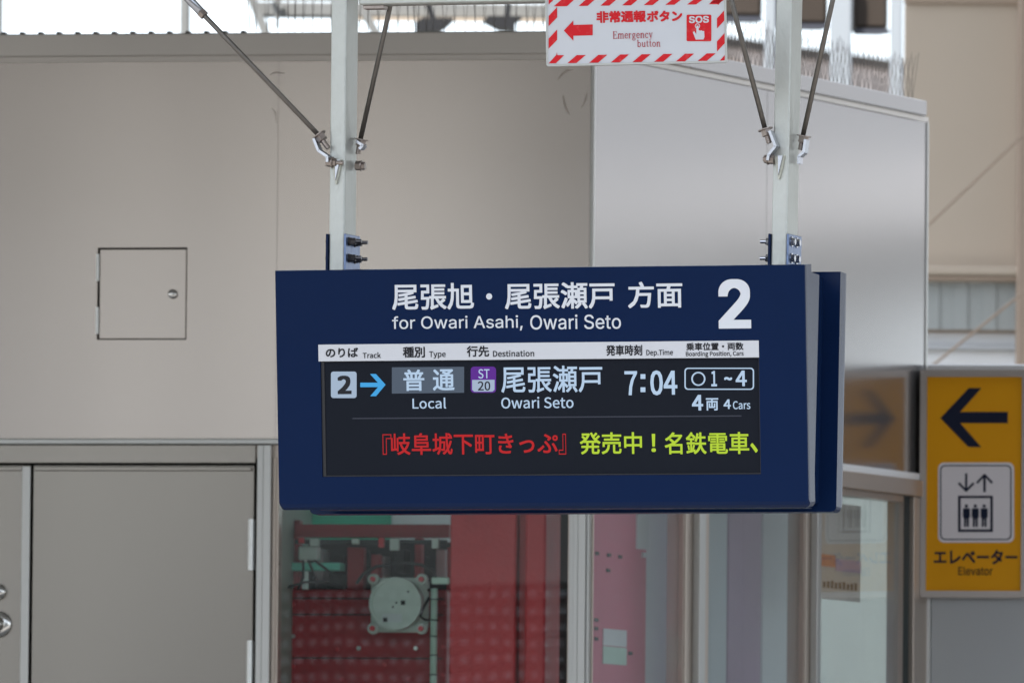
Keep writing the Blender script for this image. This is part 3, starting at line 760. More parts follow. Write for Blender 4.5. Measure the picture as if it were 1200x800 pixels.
# dividing rule, fading at both ends like a lit gradient
q = [P(FF, a, b) for a, b in ((412, 489.4), (868, 486.4), (868, 488.0), (412, 491.0))]
b_ = prism(bmesh.new(), q, .0052, .0058); b_.transform(TF); obj('dividing_rule', b_, M['screen_line'], scr)
# ticker
sl('『', 447.6, 458, 508.6, 532.6, 'px_red', bold=0)
sl('岐阜城下町きっぷ', 457.5, 653, 507.6, 533, 'px_red', bold=.010)
sl('』', 654, 662.6, 508, 532.4, 'px_red', bold=0)
sl('発売中', 678.8, 751.6, 506.6, 532.2, 'px_lime', bold=.010)
sl('!', 762.6, 767.8, 508.2, 529.4, 'px_lime', fnt=CJK, bold=.01)
sl('名鉄電車', 778.2, 877.2, 506.4, 532.2, 'px_lime', bold=.010)
sl('、', 878.8, 887.2, 519, 530.2, 'px_lime', bold=.01)

# ------------------------------------------------------------------ posts, brackets
YF = .12                                # post front behind the board face
def post(pxl, pxt, label, top_label):
    """square hollow hanging post, slightly out of plumb"""
    xb = X(B0, pxl, 312, YF); zb_ = Z(B0, 312, pxl, YF)
    xt = X(B0, pxt, 0, YF); ztp = Z(B0, 0, pxt, YF)
    lean = math.atan((xt - xb) / (ztp - zb_))
    fr = B0 @ Matrix.Translation((xb, YF, zb_)) @ Matrix.Rotation(lean, 4, 'Y')
    t = thing('hanging_post', label, 'post', fr, 'galvanised posts carrying the departure board')
    wd, dp = 18.6 * S / math.cos(R(18)), .083
    # hollow tube: four walls joined as one ring, open at the lower end
    zz0, zz1 = -.06, 1.05
    o_ = rrect(0, wd, 0, dp, .004, 3); i_ = rrect(.0032, wd - .0032, .0032, dp - .0032, .0012, 3)
    bm = ring(bmesh.new(), o_, i_, zz0, zz1)      # outline in (x, z) extruded along y: turn it upright
    for v in bm.verts: v.co = Vector((v.co.x, v.co.z, v.co.y))
    bmesh.ops.recalc_face_normals(bm, faces=bm.faces[:])
    obj('tube', bm, M['post'], t)
    return t, fr, wd, dp
pl, PLF, pw, pd = post(385.0, 388.2, 'left galvanised hanging post between the hatch and the red striped sign', '')
pr_, PRF, _, _ = post(903.0, 909.6, 'right galvanised hanging post just right of the red striped sign', '')
def hexnut(bm, p, d, r, h):
    p = Vector(p); d = Vector(d).normalized(); cyl(bm, p, p + d * h, r, 6); cyl(bm, p + d * h, p + d * (h + .0008), r * .8, 12)
for t, fr, side in ((pl, PLF, 1), (pr_, PRF, -1)):
    za, zb2 = Z(fr, 274, 400 if side == 1 else 920), -.02
    for lr in (-1, 1):
        x0 = -.0055 if lr < 0 else pw + .0005
        bk = obj('bracket', bx(x0, x0 + .005, -.006, pd + .012, zb2, za, bev=.001), M['blue_galv'] if lr > 0 else M['blue'], t)
        if lr > 0:
            obj('foot', bx(x0 + .0051, x0 + .03, .0, pd + .01, zb2, zb2 + .008), M['blue_galv'], bk)
    for yy in (282.5, 302):
        zz = Z(fr, yy, 400 if side == 1 else 920)
        for yv in ((.016, .058) if side == 1 else (.018, .056)):
            bm = bmesh.new(); s = 1 if side == 1 else -1
            if side == 1:
                x1 = pw + .0055
                cyl(bm, (x1, yv, zz), (x1 + .002, yv, zz), .0105, 18); hexnut(bm, (x1 + .002, yv, zz), (1, 0, 0), .0088, .007); hexnut(bm, (x1 + .0098, yv, zz), (1, 0, 0), .0082, .006)
                cyl(bm, (x1 + .016, yv, zz), (x1 + .030, yv, zz), .0042, 10)
                cyl(bm, (-.0115, yv, zz), (-.006, yv, zz), .006, 6); cyl(bm, (-.008, yv, zz), (x1 + .02, yv, zz), .004, 8)
            else:
                cyl(bm, (-.0057, yv, zz), (-.0077, yv, zz), .010, 18); hexnut(bm, (-.0077, yv, zz), (-1, 0, 0), .0085, .008)
                cyl(bm, (-.0157, yv, zz), (-.030, yv, zz), .0042, 10)
                cyl(bm, (pw + .0057, yv, zz), (pw + .0075, yv, zz), .0115, 18); hexnut(bm, (pw + .0075, yv, zz), (1, 0, 0), .0085, .006); cyl(bm, (-.02, yv, zz), (pw + .009, yv, zz), .004, 8)
            obj('bolt', bm, M['darknut'] if side == 1 else M['clip'], t)

# gussets, clips and tension rods
def gusset(t, fr, px, y0, y1, wpx):
    x, z1 = P(fr, px, y0); _, z0 = P(fr, px, y1); w_ = wpx * S
    pts = [(x - w_ * .45, z1), (x + w_ * .5, z1 + .004), (x + w_ * .35, z1 - .02), (x + w_ * .05, z0), (x - w_ * .05, z0)]
    g1 = prism(bmesh.new(), pts, -.007, -.0005); obj('gusset', g1, M['post_gusset'], t)
    obj('gusset_fin', prism(bmesh.new(), [(x - .001, z1 + .002), (x + w_ * .4, z1 + .002), (x, z0 + .008)], -.013, -.0072), M['clip'], t)
gusset(pl, PLF, 395, 189, 216, 14)
gusset(pr_, PRF, 914, 184, 210, 13)
def rod_thing(label, fr, y, top, low, end, clamp, clip, bolt, ytop=None, sleeve=None):
    """fr: post frame; all points are photo pixels on the plane y of that frame"""
    ytop = y if ytop is None else ytop
    px3 = lambda p, yy=y: Vector((P(fr, p[0], p[1], yy)[0], yy, P(fr, p[0], p[1], yy)[1]))
    a, b = px3(top, ytop), px3(low)
    d = (a - b).normalized()
    t = thing('tension_rod', label, 'rod', fr @ Matrix.Translation(b), 'steel tension rods bracing the posts')
    o = -b
    def sh(bm): bm.transform(Matrix.Translation(o)); return bm
    a2 = a + d * .35
    obj('rod', sh(cy(b, a2, .0056, 14)), M['rod'], t, smooth=True)
    e = px3(end)
    # threaded end with rings
    bm = bmesh.new(); n = 9
    for k in range(n):
        p0 = b.lerp(e, k / n); p1 = b.lerp(e, (k + .6) / n); p2 = b.lerp(e, (k + 1) / n)
        cyl(bm, p0, p1, .0062, 10); cyl(bm, p1, p2, .0052, 10)
    obj('threaded_end', sh(bm), M['nut'], t)
    c = px3(clamp); dd = (e - b).normalized()
    bm = bmesh.new(); cyl(bm, c - dd * .007, c + dd * .006, .0125, 6); cyl(bm, c - dd * .0095, c - dd * .0072, .017, 16)
    obj('nut', sh(bm), M['nut'], t)
    bm = bmesh.new()
    pts = [px3(p) + Vector((0, -.004, 0)) for p in clip]
    for p, q in zip(pts, pts[1:]):
        v = (q - p); L_ = v.length; v.normalize(); s_ = Vector((v.z, 0, -v.x)) * .003; wv = Vector((0, .013, 0))
        vs = [bm.verts.new(p + k1 * s_ + k2 * wv + k3 * (v * (L_ + .001))) for k3 in (0, 1) for k1 in (-1, 1) for k2 in (-1, 1)]
        for f_ in ((0, 1, 3, 2), (4, 6, 7, 5), (0, 4, 5, 1), (2, 3, 7, 6), (0, 2, 6, 4), (1, 5, 7, 3)): bm.faces.new([vs[i] for i in f_])
    bmesh.ops.recalc_face_normals(bm, faces=bm.faces[:]); obj('clip', sh(bm), M['clip'], t)
    if bolt:
        p, q = px3(bolt[0]), px3(bolt[1]); v = (q - p).normalized()
        bm = bmesh.new(); cyl(bm, p, q, .0048, 12); hexnut(bm, p, v, .011, .012); cyl(bm, p + v * .0125, p + v * .015, .0125, 16); hexnut(bm, p + v * .015, v, .0095, .007)
        obj('bolt', sh(bm), M['nut'], t)
    if sleeve:
        bm = cy(px3(sleeve[0]) + d * .1, px3(sleeve[1]), .0098, 16); obj('sleeve', sh(bm), M['clip'], t, smooth=True)
        p = px3(sleeve[1]); bm = bmesh.new(); cyl(bm, p - d * .008, p + d * .004, .0115, 6); obj('lock_nut', sh(bm), M['nut'], t)
    return t
rod_thing('long tension rod slanting from the upper left down to the left post', PLF, -.012, (238, 17), (374, 159), (385, 174), (376.5, 162),
          [(370, 163), (375.5, 177), (386, 184), (386, 190)], ((383, 190), (402, 191)), sleeve=((222, -1), (237, 16)))
rod_thing('steep tension rod on the right side of the left post', PLF, .06, (458, 4), (422.5, 163), (419.3, 181), (423, 168), [(420, 166), (427.5, 171), (424, 175)], ((417, 194), (427.5, 194.5)))
rod_thing('steep tension rod between the red striped sign and the right post', PRF, -.012, (857, 0), (896.5, 151), (901.5, 168), (898.2, 156),
          [(904, 154), (911, 172), (903, 182), (902, 188)], ((907, 187), (894.5, 186.5)))
rod_thing('tension rod slanting up right from the right post', PRF, .05, (976, 0), (940.5, 161), (938, 176), (941.5, 164), [(946, 164), (944, 179), (938, 184), (938, 192)], None)
# cross beam carrying the tops
CB = B0 @ Matrix.Translation((0, YF, 0))
cbz = Z(CB, 2.5, 600)
cbm = thing('cross_beam', 'pale steel cross beam at the top edge joining the two hanging posts', 'beam', CB @ Matrix.Translation((X(CB, 640), 0, cbz)))
xa, xb = X(CB, 418.6, 2) - X(CB, 640), X(CB, 906, 2) - X(CB, 640)
obj('beam', bx(xa + .004, xb - .004, .0, .06, 0, .05, bev=.003), M['post'], cbm)
obj('clip_plate', bx(xa + .01, xa + .06, .01, .04, -.009, -.0005, bev=.001), M['nut'], cbm)
# canopy over the platform (out of view, it shades the board and the wall)
can = thing('platform_canopy', 'metal canopy over the platform above the board, just out of view', 'canopy', frame(0, 28, 0, 0))
obj('roof_sheet', bx(-28, 28, -3.4, 8.1, 5.0, 5.08), M['canopy'], can)
for k in range(-5, 6): obj('rafter', bx(k * 4.8 - .06, k * 4.8 + .06, -3.3, 8.0, 4.82, 4.999), M['canopy'], can)
for xx in (-12, -6.4, 7.6, 14): obj('column', bx(xx - .1, xx + .1, -.1, .1, 0, 4.81, bev=.01), M['canopy'], can)
hb = Z(B0, 0, 388, YF) + .98
obj('hanger_beam', bx(-2, 2, -1.7, -.9, hb + .02, 4.815), M['canopy'], can)

# ================================================================== EMERGENCY BUTTON SIGN
ES = frame_px(746, 26.3, -3.0)
es = thing('emergency_button_sign', 'white sign with red striped border and arrow, hanging above the board', 'sign', ES)
s6 = 26.3 / F
ex0, ex1, ez0, ez1 = X(ES, 641.6, 40), X(ES, 851.4, 40), (Z(ES, 77, 643) + Z(ES, 72.5, 850)) / 2, (Z(ES, 77, 643) + Z(ES, 72.5, 850)) / 2 + .158
# own slight tilt in its plane follows the photo
skew = (Z(ES, 72.5, 850) - Z(ES, 77, 643)) / (ex1 - ex0)
ESr = ES @ Matrix.Translation(((ex0 + ex1) / 2, 0, (ez0))) @ Matrix.Rotation(-math.atan(skew), 4, 'Y')
es.matrix_world = ESr
hw_ = (ex1 - ex0) / 2
obj('panel', (lambda: prism(bmesh.new(), rrect(-hw_, hw_, 0, .158, .004), 0, .012))(), M['sign_white'], es)
o_ = rrect(-hw_ - .002, hw_ + .002, -.002, .160, .005); i_ = rrect(-hw_ + .0025, hw_ - .0025, .0025, .1555, .003)
obj('edge_trim', ring(bmesh.new(), o_, i_, -.002, .014), M['sign_edge'], es)
def EP(px, py): return P(ESr, px, py)
def emark(pts, m, name='mark', y=-.0012): return obj(name, prism(bmesh.new(), [EP(*p) for p in pts], y, -.0001), M[m], es)
# red hazard stripes: bottom, top, left, right
for k in range(7):
    x0 = 665.3 + k * 25.4; t0 = 64.9 - k * .33; b0 = 74.1 - k * .38
    emark([(x0 + 10.6, t0), (x0 + 21.0, t0 - .1), (x0 + 10.2, b0), (x0 - .2, b0 + .1)], 'sign_red', 'stripe')
emark([(642.9, 74.6), (652, 64.8), (652.6, 61.8), (653.2, 65.0), (661, 65), (651.5, 74.4)], 'sign_red', 'stripe')
emark([(843.6, 71.3), (849.2, 65), (849.4, 71.2)], 'sign_red', 'stripe')
for k in range(7):
    x0 = 678.5 + k * 25.4; t0 = -2.6; b0 = 7.2 - k * .33
    emark([(x0 + 10.8, t0), (x0 + 21.2, t0), (x0 + 10.2, b0), (x0 - .2, b0 + .1)], 'sign_red', 'stripe')
emark([(661, -2.6), (675.5, -2.6), (664.5, 7.6), (649, 7.8)], 'sign_red', 'stripe')
for y0 in (8.6, 35.0): emark([(652.9, y0), (652.9, y0 + 12), (643.0, y0 + 22.3), (643.0, y0 + 10.6)], 'sign_red', 'stripe')
emark([(643, -2.6), (651.6, -2.6), (643.0, 5.6)], 'sign_red', 'stripe')
for y0 in (11.6, 38.6): emark([(849.6, y0), (849.6, y0 + 12), (840.3, y0 + 22.0), (840.2, y0 + 10.4)], 'sign_red', 'stripe')
emark([(842.6, -2.6), (849.6, -2.6), (841.6, 6.2), (839.4, 3.6), (832, 4), (838.4, -2.6)], 'sign_red', 'stripe')
emark([(660.7, 36.2), (671.9, 24.4), (671.9, 29.6), (694.6, 29.0), (694.6, 41.6), (671.9, 42.2), (671.9, 48.0)], 'sign_red', 'arrow')
def el(s, a, b, c, d, m, fnt=CJK, bold=.02, y=-.001, pxr=None): return letter(s, ESr, a, b, c, d, M[m], es, fnt, bold, y, pxr=pxr)
el('非常通報', 699.0, 757.0, 13.6, 27.4, 'sign_red', bold=.032)
el('ボタン', 758.0, 799.6, 13.2, 26.0, 'sign_red', bold=.03)
emark(rr_px(804.6, 833.6, 17.6, 48.6, 1.5), 'sign_red', 'call_tile')
el('SOS', 807.4, 830.8, 19.4, 27.6, 'sign_white', bold=.05, fnt=INTER, y=-.0018)
hand = [(816.2, 30.5), (818.6, 30.5), (818.8, 35.8), (820.4, 36.4), (822.2, 36.0), (823.6, 37.0), (825.2, 36.6), (825.6, 43.6), (824.6, 46.6), (815.4, 46.8), (813.8, 43), (812.0, 38.2), (813.6, 37.0), (816.0, 40.6)]
emark(hand, 'sign_white', 'hand_symbol', y=-.0020)
def ec(px, py, r, n=20): return [EP(px + r * math.cos(2 * math.pi * k / n), py + r * math.sin(2 * math.pi * k / n)) for k in range(n)]
obj('button_ring', ring(bmesh.new(), ec(817.4, 30.8, 3.0), ec(817.4, 30.8, 2.1), -.0018, -.0013), M['sign_white'], es)
# serif lettering drawn as strokes (thick stems, thin joins, slab serifs), unit = x-height
def A_(cx, cy_, rx, ry, a0, a1, n=12): return [(cx + rx * math.cos(R(a0 + (a1 - a0) * i / n)), cy_ + ry * math.sin(R(a0 + (a1 - a0) * i / n))) for i in range(n + 1)]
TK, TN = .19, .09
GL_ = {
 'E': (1.15, [([(.25, 0), (.25, 1.45)], TK), ([(.05, 0), (1.02, 0)], TN), ([(.05, 1.45), (1.0, 1.45)], TN), ([(.3, .75), (.75, .75)], TN), ([(1.0, 1.45), (1.0, 1.12)], TN), ([(1.04, 0), (1.04, .36)], TN), ([(.75, .58), (.75, .92)], TN)]),
 'm': (1.62, [([(.22, 0), (.22, 1)], TK), ([(.05, .97), (.22, .97)], TN), ([(.05, 0), (.42, 0)], TN), ([(.3, .75)] + A_(.56, .72, .24, .26, 140, 0)[2:] + [(.8, 0)], .15), ([(.62, 0), (.98, 0)], TN), ([(.86, .75)] + A_(1.12, .72, .24, .26, 140, 0)[2:] + [(1.36, 0)], .15), ([(1.18, 0), (1.55, 0)], TN)]),
 'e': (.95, [(A_(.5, .5, .36, .47, 20, 320, 20), .15), ([(.16, .55), (.85, .55)], TN), ([(.84, .55), (.84, .68)], .12)]),
 'r': (.78, [([(.22, 0), (.22, 1)], TK), ([(.05, .97), (.22, .97)], TN), ([(.05, 0), (.46, 0)], TN), ([(.28, .72), (.42, .92), (.62, .93), (.68, .8)], .13)]),
 'g': (.98, [(A_(.45, .66, .28, .31, 0, 360, 20), .14), ([(.66, .9), (.92, .97)], TN), (A_(.46, -.2, .38, .22, 0, 360, 20), .12), ([(.26, .4), (.2, .2), (.34, .08), (.7, .04)], .12)]),
 'n': (1.08, [([(.22, 0), (.22, 1)], TK), ([(.05, .97), (.22, .97)], TN), ([(.05, 0), (.42, 0)], TN), ([(.3, .75)] + A_(.57, .7, .25, .28, 140, 0)[2:] + [(.82, 0)], .16), ([(.64, 0), (1.02, 0)], TN)]),
 'c': (.9, [(A_(.5, .5, .36, .47, 40, 320, 20), .15), ([(.76, .82), (.78, .68)], .15)]),
 'y': (1.0, [([(.2, 1), (.52, .05)], TK), ([(.84, 1), (.45, -.3), (.2, -.4), (.12, -.28)], TN), ([(.03, 1), (.38, 1)], TN), ([(.66, 1), (1.0, 1)], TN)]),
 'b': (1.02, [([(.2, 0), (.2, 1.5)], TK), ([(.02, 1.47), (.2, 1.47)], TN), (A_(.52, .5, .33, .47, 150, -150, 18), .15)]),
 'u': (1.08, [([(.24, 1), (.24, .35)] + A_(.5, .32, .26, .28, 180, 330), .16), ([(.82, 1), (.82, 0)], TK), ([(.05, .97), (.24, .97)], TN), ([(.64, .97), (.82, .97)], TN), ([(.82, .03), (1.0, .03)], TN)]),
 't': (.68, [([(.28, 1.35), (.28, .25), (.38, .06), (.6, .1)], .16), ([(.05, .97), (.6, .97)], TN)]),
 'o': (1.0, [(A_(.5, .5, .38, .47, 0, 360, 24), .15)]),
}
def serif(word, px0, px1, pyx, pyb, m):
    bm = bmesh.new(); cur = 0; S_ = []
    for ch in word:
        wd, st_ = GL_[ch]
        for pts, w_ in st_: S_.append(([(cur + a, b) for a, b in pts], w_))
        cur += wd + .08
    xa_, zb_ = EP(px0, pyb); xb_, _ = EP(px1, pyb); _, zx = EP(px0, pyx)
    kx = (xb_ - xa_) / cur; kz = zx - zb_
    for j, (pts, w_) in enumerate(S_):
        P3 = [Vector((xa_ + a * kx, zb_ + b * kz)) for a, b in pts]; hw2 = w_ * kz * .5; Ls, Rs = [], []; yy = -.001 - .00004 * j
        for i, p in enumerate(P3):
            d = (P3[min(i + 1, len(P3) - 1)] - P3[max(i - 1, 0)]).normalized(); nn = Vector((-d.y, d.x)) * hw2
            Ls.append(bm.verts.new((p.x + nn.x, yy, p.y + nn.y))); Rs.append(bm.verts.new((p.x - nn.x, yy, p.y - nn.y)))
        for i in range(len(P3) - 1): bm.faces.new((Ls[i], Ls[i + 1], Rs[i + 1], Rs[i]))
    return obj('lettering', bm, M[m], es)
serif('Emergency', 718.2, 765.4, 39.9, 45.6, 'sign_maroon')
serif('button', 746.8, 774.6, 50.0, 55.4, 'sign_maroon')
for sxx in (-.14, .14): obj('hanger', cy((sxx, .006, .158), (sxx, .006, 1.2), .004, 10), M['rod'], es)

# ================================================================== ELEVATOR SIGN AND LOW WALL
EWp = AW @ Vector((X(AW, 1081, 560), 0, 0))
EW = frame(EWp.x, EWp.y, 0, -9)
el_t = thing('elevator_sign', 'amber elevator sign with black left arrow in a steel frame at right edge', 'sign', EW @ Matrix.Translation((0, -.06, 0)))
EF = EW @ Matrix.Translation((0, -.06, 0))
fx0, fx1 = X(EF, 1078, 560), X(EF, 1205.5, 560); fz0, fz1 = Z(EF, 700, 1140), Z(EF, 433.5, 1140)
yx0, yx1, yz0, yz1 = X(EF, 1086, 560), X(EF, 1197.5, 560), Z(EF, 692, 1140), Z(EF, 441.5, 1140)
mt = ring(bmesh.new(), rect(fx0, fx1, fz0, fz1), rect(yx0, yx1, yz0, yz1), -.014, .05)
bmesh.ops.bevel(mt, geom=[e for e in mt.edges if all(abs(v.co.y + .014) < 1e-6 for v in e.verts)], offset=.004, segments=2, affect='EDGES')
obj('frame', mt, M['sign_frame'], el_t)
obj('face', bx(yx0 - .002, yx1 + .002, -.004, .04, yz0 - .002, yz1 + .002), M['yellow'], el_t)
def lm(pts, m, name='mark', y=-.0055, y2=-.0041): return obj(name, prism(bmesh.new(), [P(EF, *p) for p in pts], y, y2), M[m], el_t)
lm([(1102.4, 489.8), (1135.4, 454.6), (1150.4, 454.6), (1125.4, 482.6), (1181.2, 482.4), (1181.2, 495.6), (1125.6, 495.6), (1150, 523.6), (1135, 523.4)], 'navy_ink', 'arrow')
lm(rr_px(1099.6, 1188.6, 541.8, 635.4, 7), 'picto_white', 'pictogram_plate')
o_ = [P(EF, a, b) for a, b in rr_px(1102.0, 1185.6, 544.6, 632.4, 6)]; i_ = [P(EF, a, b) for a, b in rr_px(1103.3, 1184.3, 545.9, 631.1, 5)]
obj('pictogram_border', ring(bmesh.new(), o_, i_, -.0065, -.0056), M['navy_ink'], el_t)
o_ = [P(EF, a, b) for a, b in ((1123, 580.6), (1163.8, 580.6), (1163.8, 623), (1123, 623))]; i_ = [P(EF, a, b) for a, b in ((1126, 583.4), (1160.8, 583.4), (1160.8, 620), (1126, 620))]
obj('pictogram_cab', ring(bmesh.new(), o_, i_, -.0065, -.0056), M['navy_ink'], el_t)
for cx_ in (1132.8, 1143.2, 1153.6):
    b_ = bmesh.new(); yy = (-.0065, -.0056)
    prism(b_, [P(EF, cx_ + 1.9 * math.cos(k * math.pi / 8), 592.6 + 2.0 * math.sin(k * math.pi / 8)) for k in range(16)], *yy)
    prism(b_, [P(EF, cx_ + a, b) for a, b in ((-4.2, 596.4), (-3.2, 595.2), (3.2, 595.2), (4.2, 596.4), (4.2, 606), (2.9, 606.4), (2.8, 617), (.5, 617), (.3, 607.6), (-.3, 607.6), (-.5, 617), (-2.8, 617), (-2.9, 606.4), (-4.2, 606))], *yy)
    obj('pictogram_person', b_, M['navy_ink'], el_t)
lm([(1131.2, 554.4), (1133.8, 554.4), (1133.8, 571.5), (1140.6, 564.6), (1142.2, 566.8), (1133, 576.0), (1132, 576.0), (1123, 566.8), (1124.4, 564.6), (1131.2, 571.5)], 'navy_ink', 'down_arrow', -.0065, -.0056)
lm([(1152.6, 576.4), (1155.4, 576.4), (1155.4, 559.5), (1162.2, 566.6), (1163.8, 564.6), (1154.6, 555), (1153.4, 555), (1144.2, 564.8), (1145.8, 566.8), (1152.6, 559.5)], 'navy_ink', 'up_arrow', -.0065, -.0056)
letter('エレベーター', EF, 1094.6, 1192.6, 643.6, 660.6, M['navy_ink'], el_t, CJK, .02, -.0055)
letter('Elevator', EF, 1123.2, 1163.4, 663.8, 673.6, M['brown_ink'], el_t, INTER, .016, -.0055)
# wall it hangs on
LW = EW
lwt = thing('low_wall', 'grey panelled wall below and behind the amber elevator sign', 'wall', LW)
lx0 = X(LW, 1090.5, 750); ltop = Z(LW, 427, 1140)
xx = lx0; k = 0
while xx < lx0 + .7:
    obj('panel', bx(xx + .002, xx + .622, -.004, .05, .0, ltop - .03, bev=.002), M['grey_wall'], lwt); xx += .624
obj('cap', bx(lx0 - .012, lx0 + .626, -.02, .07, ltop - .0295, ltop, bev=.004), M['grey_pale'], lwt)
obj('edge_trim', bx(X(LW, 1085.4, 750), lx0, -.012, .05, 0, ltop - .03, bev=.001), M['trim_white'], lwt)

# ================================================================== BACKGROUND BEYOND
BG = frame(0, 52, 0, 0)
def bgx(px, py=200): return X(BG, px, py)
def bgz(py, px=1130): return Z(BG, py, px)
bw = thing('beige_building', 'tall blurred beige clad building at the far right', 'building', BG @ Matrix.Translation((bgx(1130), 0, 0)))
ox = bgx(1130)
e0 = bgx(1058) - ox; step = .62
k = 0; xx = e0
while k < 10:
    obj('cladding_panel', bx(xx + .004, xx + step, .0, .1, bgz(318), 8.6, bev=.006), M['beige'], bw); xx += step + .004; k += 1
    if k == 1: pass
obj('edge_post', bx(bgx(1191) - ox, bgx(1206) - ox, -.12, -.001, 0, 8.6, bev=.01), M['beige_dark'], bw)
obj('head_flashing', bx(e0, e0 + 6.2, -.03, -.001, bgz(5), bgz(-6)), M['beige_dark'], bw)
obj('transom', bx(e0, e0 + 6.2, -.10, .05, bgz(324), bgz(313), bev=.01), M['beige'], bw)
obj('transom_soffit', bx(e0, e0 + 6.2, -.08, .05, bgz(330), bgz(324.5), bev=.004), M['beige_dark'], bw)
for nn in range(2):
    bm = bmesh.new()
    # stay wires crossing the face
    a = ((1210, 148), (1075, 276)) if nn == 0 else ((1215, 330), (1078, 440))
    p0 = P(BG, *a[0], -.3); p1 = P(BG, *a[1], -.3)
    cyl(bm, (p0[0] - ox, -.3, p0[1]), (p1[0] - ox, -.3, p1[1]), .006, 8); obj('stay_wire', bm, M['beige_dark'], bw)
xx = bgx(1052) - ox; i = 0
while xx < e0 + 4.6:
    z0, z1 = bgz(386), bgz(331)
    bm = prism(bmesh.new(), [(0, z0), (.0615, z0), (.0615, z1), (0, z1)], .0, .02)
    for v in bm.verts:
        v.co.y += .008 * (1 if i % 2 else 0) ; v.co.x += xx
    obj('corrugated_rib', bm, M['corr'], bw); xx += .062; i += 1
obj('lower_wall', bx(e0 - .3, e0 + 6.2, .1, .2, 0, bgz(387)), M['grey_pale'], bw)
obj('wall_rail', bx(e0 - .3, e0 + 6.2, .05, .099, bgz(409), bgz(402), bev=.005), M['grey_wall'], bw)
obj('gap_strip', bx(e0 - .3, e0 + 6.2, .06, .099, bgz(388.5), bgz(383.5)), M['beige_dark'], bw)
# far canopy: columns, eaves and trusses
FC = frame(0, 62, 0, 0)
fx = lambda px, py=60: X(FC, px, py); fz = lambda py, px=960: Z(FC, py, px)
for (a, b, c, lab) in ((896, 909, 120, 'far white column showing left of the right hanging post'), (973, 998, 130, 'far white column right of the right hanging post'), (1044, 1058, 130, 'far white column at the edge of the beige building')):
    o = obj('white_column', bx(fx(a), fx(b), 0, .14, 0, fz(-60), bev=.01), M['steel_white']); o.matrix_world = FC
    tag(o, lab, 'column', 'white columns of the far canopy')
fe = thing('far_canopy', 'far brown eaved canopy above the angled wall', 'canopy', FC)
for (a, b, t_, dp) in ((780, 896, 17, 0), (909, 973, 25, 0), (999, 1044, 30, 0)):
    obj('eaves_panel', bx(fx(a) + .01, fx(b) - .01, .2, .6, fz(t_), fz(-60), bev=.02), M['brown_far'], fe)
    obj('gutter', bx(fx(a) + .01, fx(a) + (fx(b) - fx(a)) * .98, .15, .199, fz(t_ + 6), fz(t_ + .5)), mat('grey_gutter', (.06, .065, .085), .5) if a == 780 else bpy.data.materials['grey_gutter'], fe)
TR = frame(0, 57, 0, 0)
tx = lambda px, py=20: X(TR, px, py); tz = lambda py, px=450: Z(TR, py, px)
tr = thing('roof_truss', 'blurred grey steel roof truss beyond the wall top at upper left', 'truss', TR)
obj('chord', bx(tx(298), tx(648), 0, .10, tz(20.5), tz(3.5), bev=.008), M['steel_far'], tr)
obj('chord', bx(tx(300), tx(700), .11, .2, tz(-2), tz(-14), bev=.008), M['steel_far'], tr)
obj('chord', bx(tx(400), tx(648), -.04, -.001, tz(25), tz(21)), M['beige'], tr)
def strut(a, b, wpx, y=.03, nm='strut', m='steel_far'):
    p, q = Vector(P(TR, *a)), Vector(P(TR, *b)); d = (q - p).normalized(); n_ = Vector((-d.y, d.x)) * wpx * 57 / F / 2
    return obj(nm, prism(bmesh.new(), [tuple(p + n_), tuple(p - n_), tuple(q - n_), tuple(q + n_)], y - .05, y + .05), M[m], tr)
strut((290, -14), (315, 48), 10); strut((427, 16), (446, 50), 9, y=-.06); strut((318, -6), (332, 12), 6, -.06)
strut((325, 18), (325, 34), 3, -.06)
o = obj('grey_column', bx(tx(211), tx(222), 0, .12, 0, tz(-60), bev=.01), M['steel_far']); o.matrix_world = TR
tag(o, 'blurred grey green column against the white sky at upper left', 'column')
o = obj('grey_column', bx(tx(-8), tx(2), 0, .12, 0, tz(-60), bev=.01), M['steel_far']); o.matrix_world = TR
tag(o, 'blurred grey column at the far left top corner', 'column')
def silhouette_shape(px0, px1, y0, y1, stem, lab):  # dark shapes standing in for roof edge silhouettes
    f_ = TR @ Matrix.Translation((tx((px0 + px1) / 2), -.4, 0))
    t = thing('hanging_silhouette', lab, 'silhouette', f_, 'black silhouettes under the far truss')
    x0_, z1_ = P(f_, px0, y0); x1_, z0_ = P(f_, px1, y1)
    pts = [(x0_, z0_), (x0_, z1_ - (z1_ - z0_) * .35), (x0_ + .03, z1_), (x1_, z1_), (x1_ - .02, z1_ - (z1_ - z0_) * .35), (x0_ + (x1_ - x0_) * .62, z0_ + .005)]
    obj('housing', prism(bmesh.new(), pts, -.1, .1), M['black'], t)
    if stem:
        a = P(f_, *stem[0]); b = P(f_, *stem[1]); obj('stem', cy((a[0], 0, a[1]), (b[0], 0, b[1]), .014, 8), M['black'], t)
    return t
silhouette_shape(487, 531, 23, 39, ((500, 0), (508, 24)), 'left black floodlight of a roof edge under the far truss, over the wall top')
silhouette_shape(604, 572, 21, 36, ((596, 4), (594, 22)), 'right black floodlight of a roof edge under the far truss, left of the striped sign')
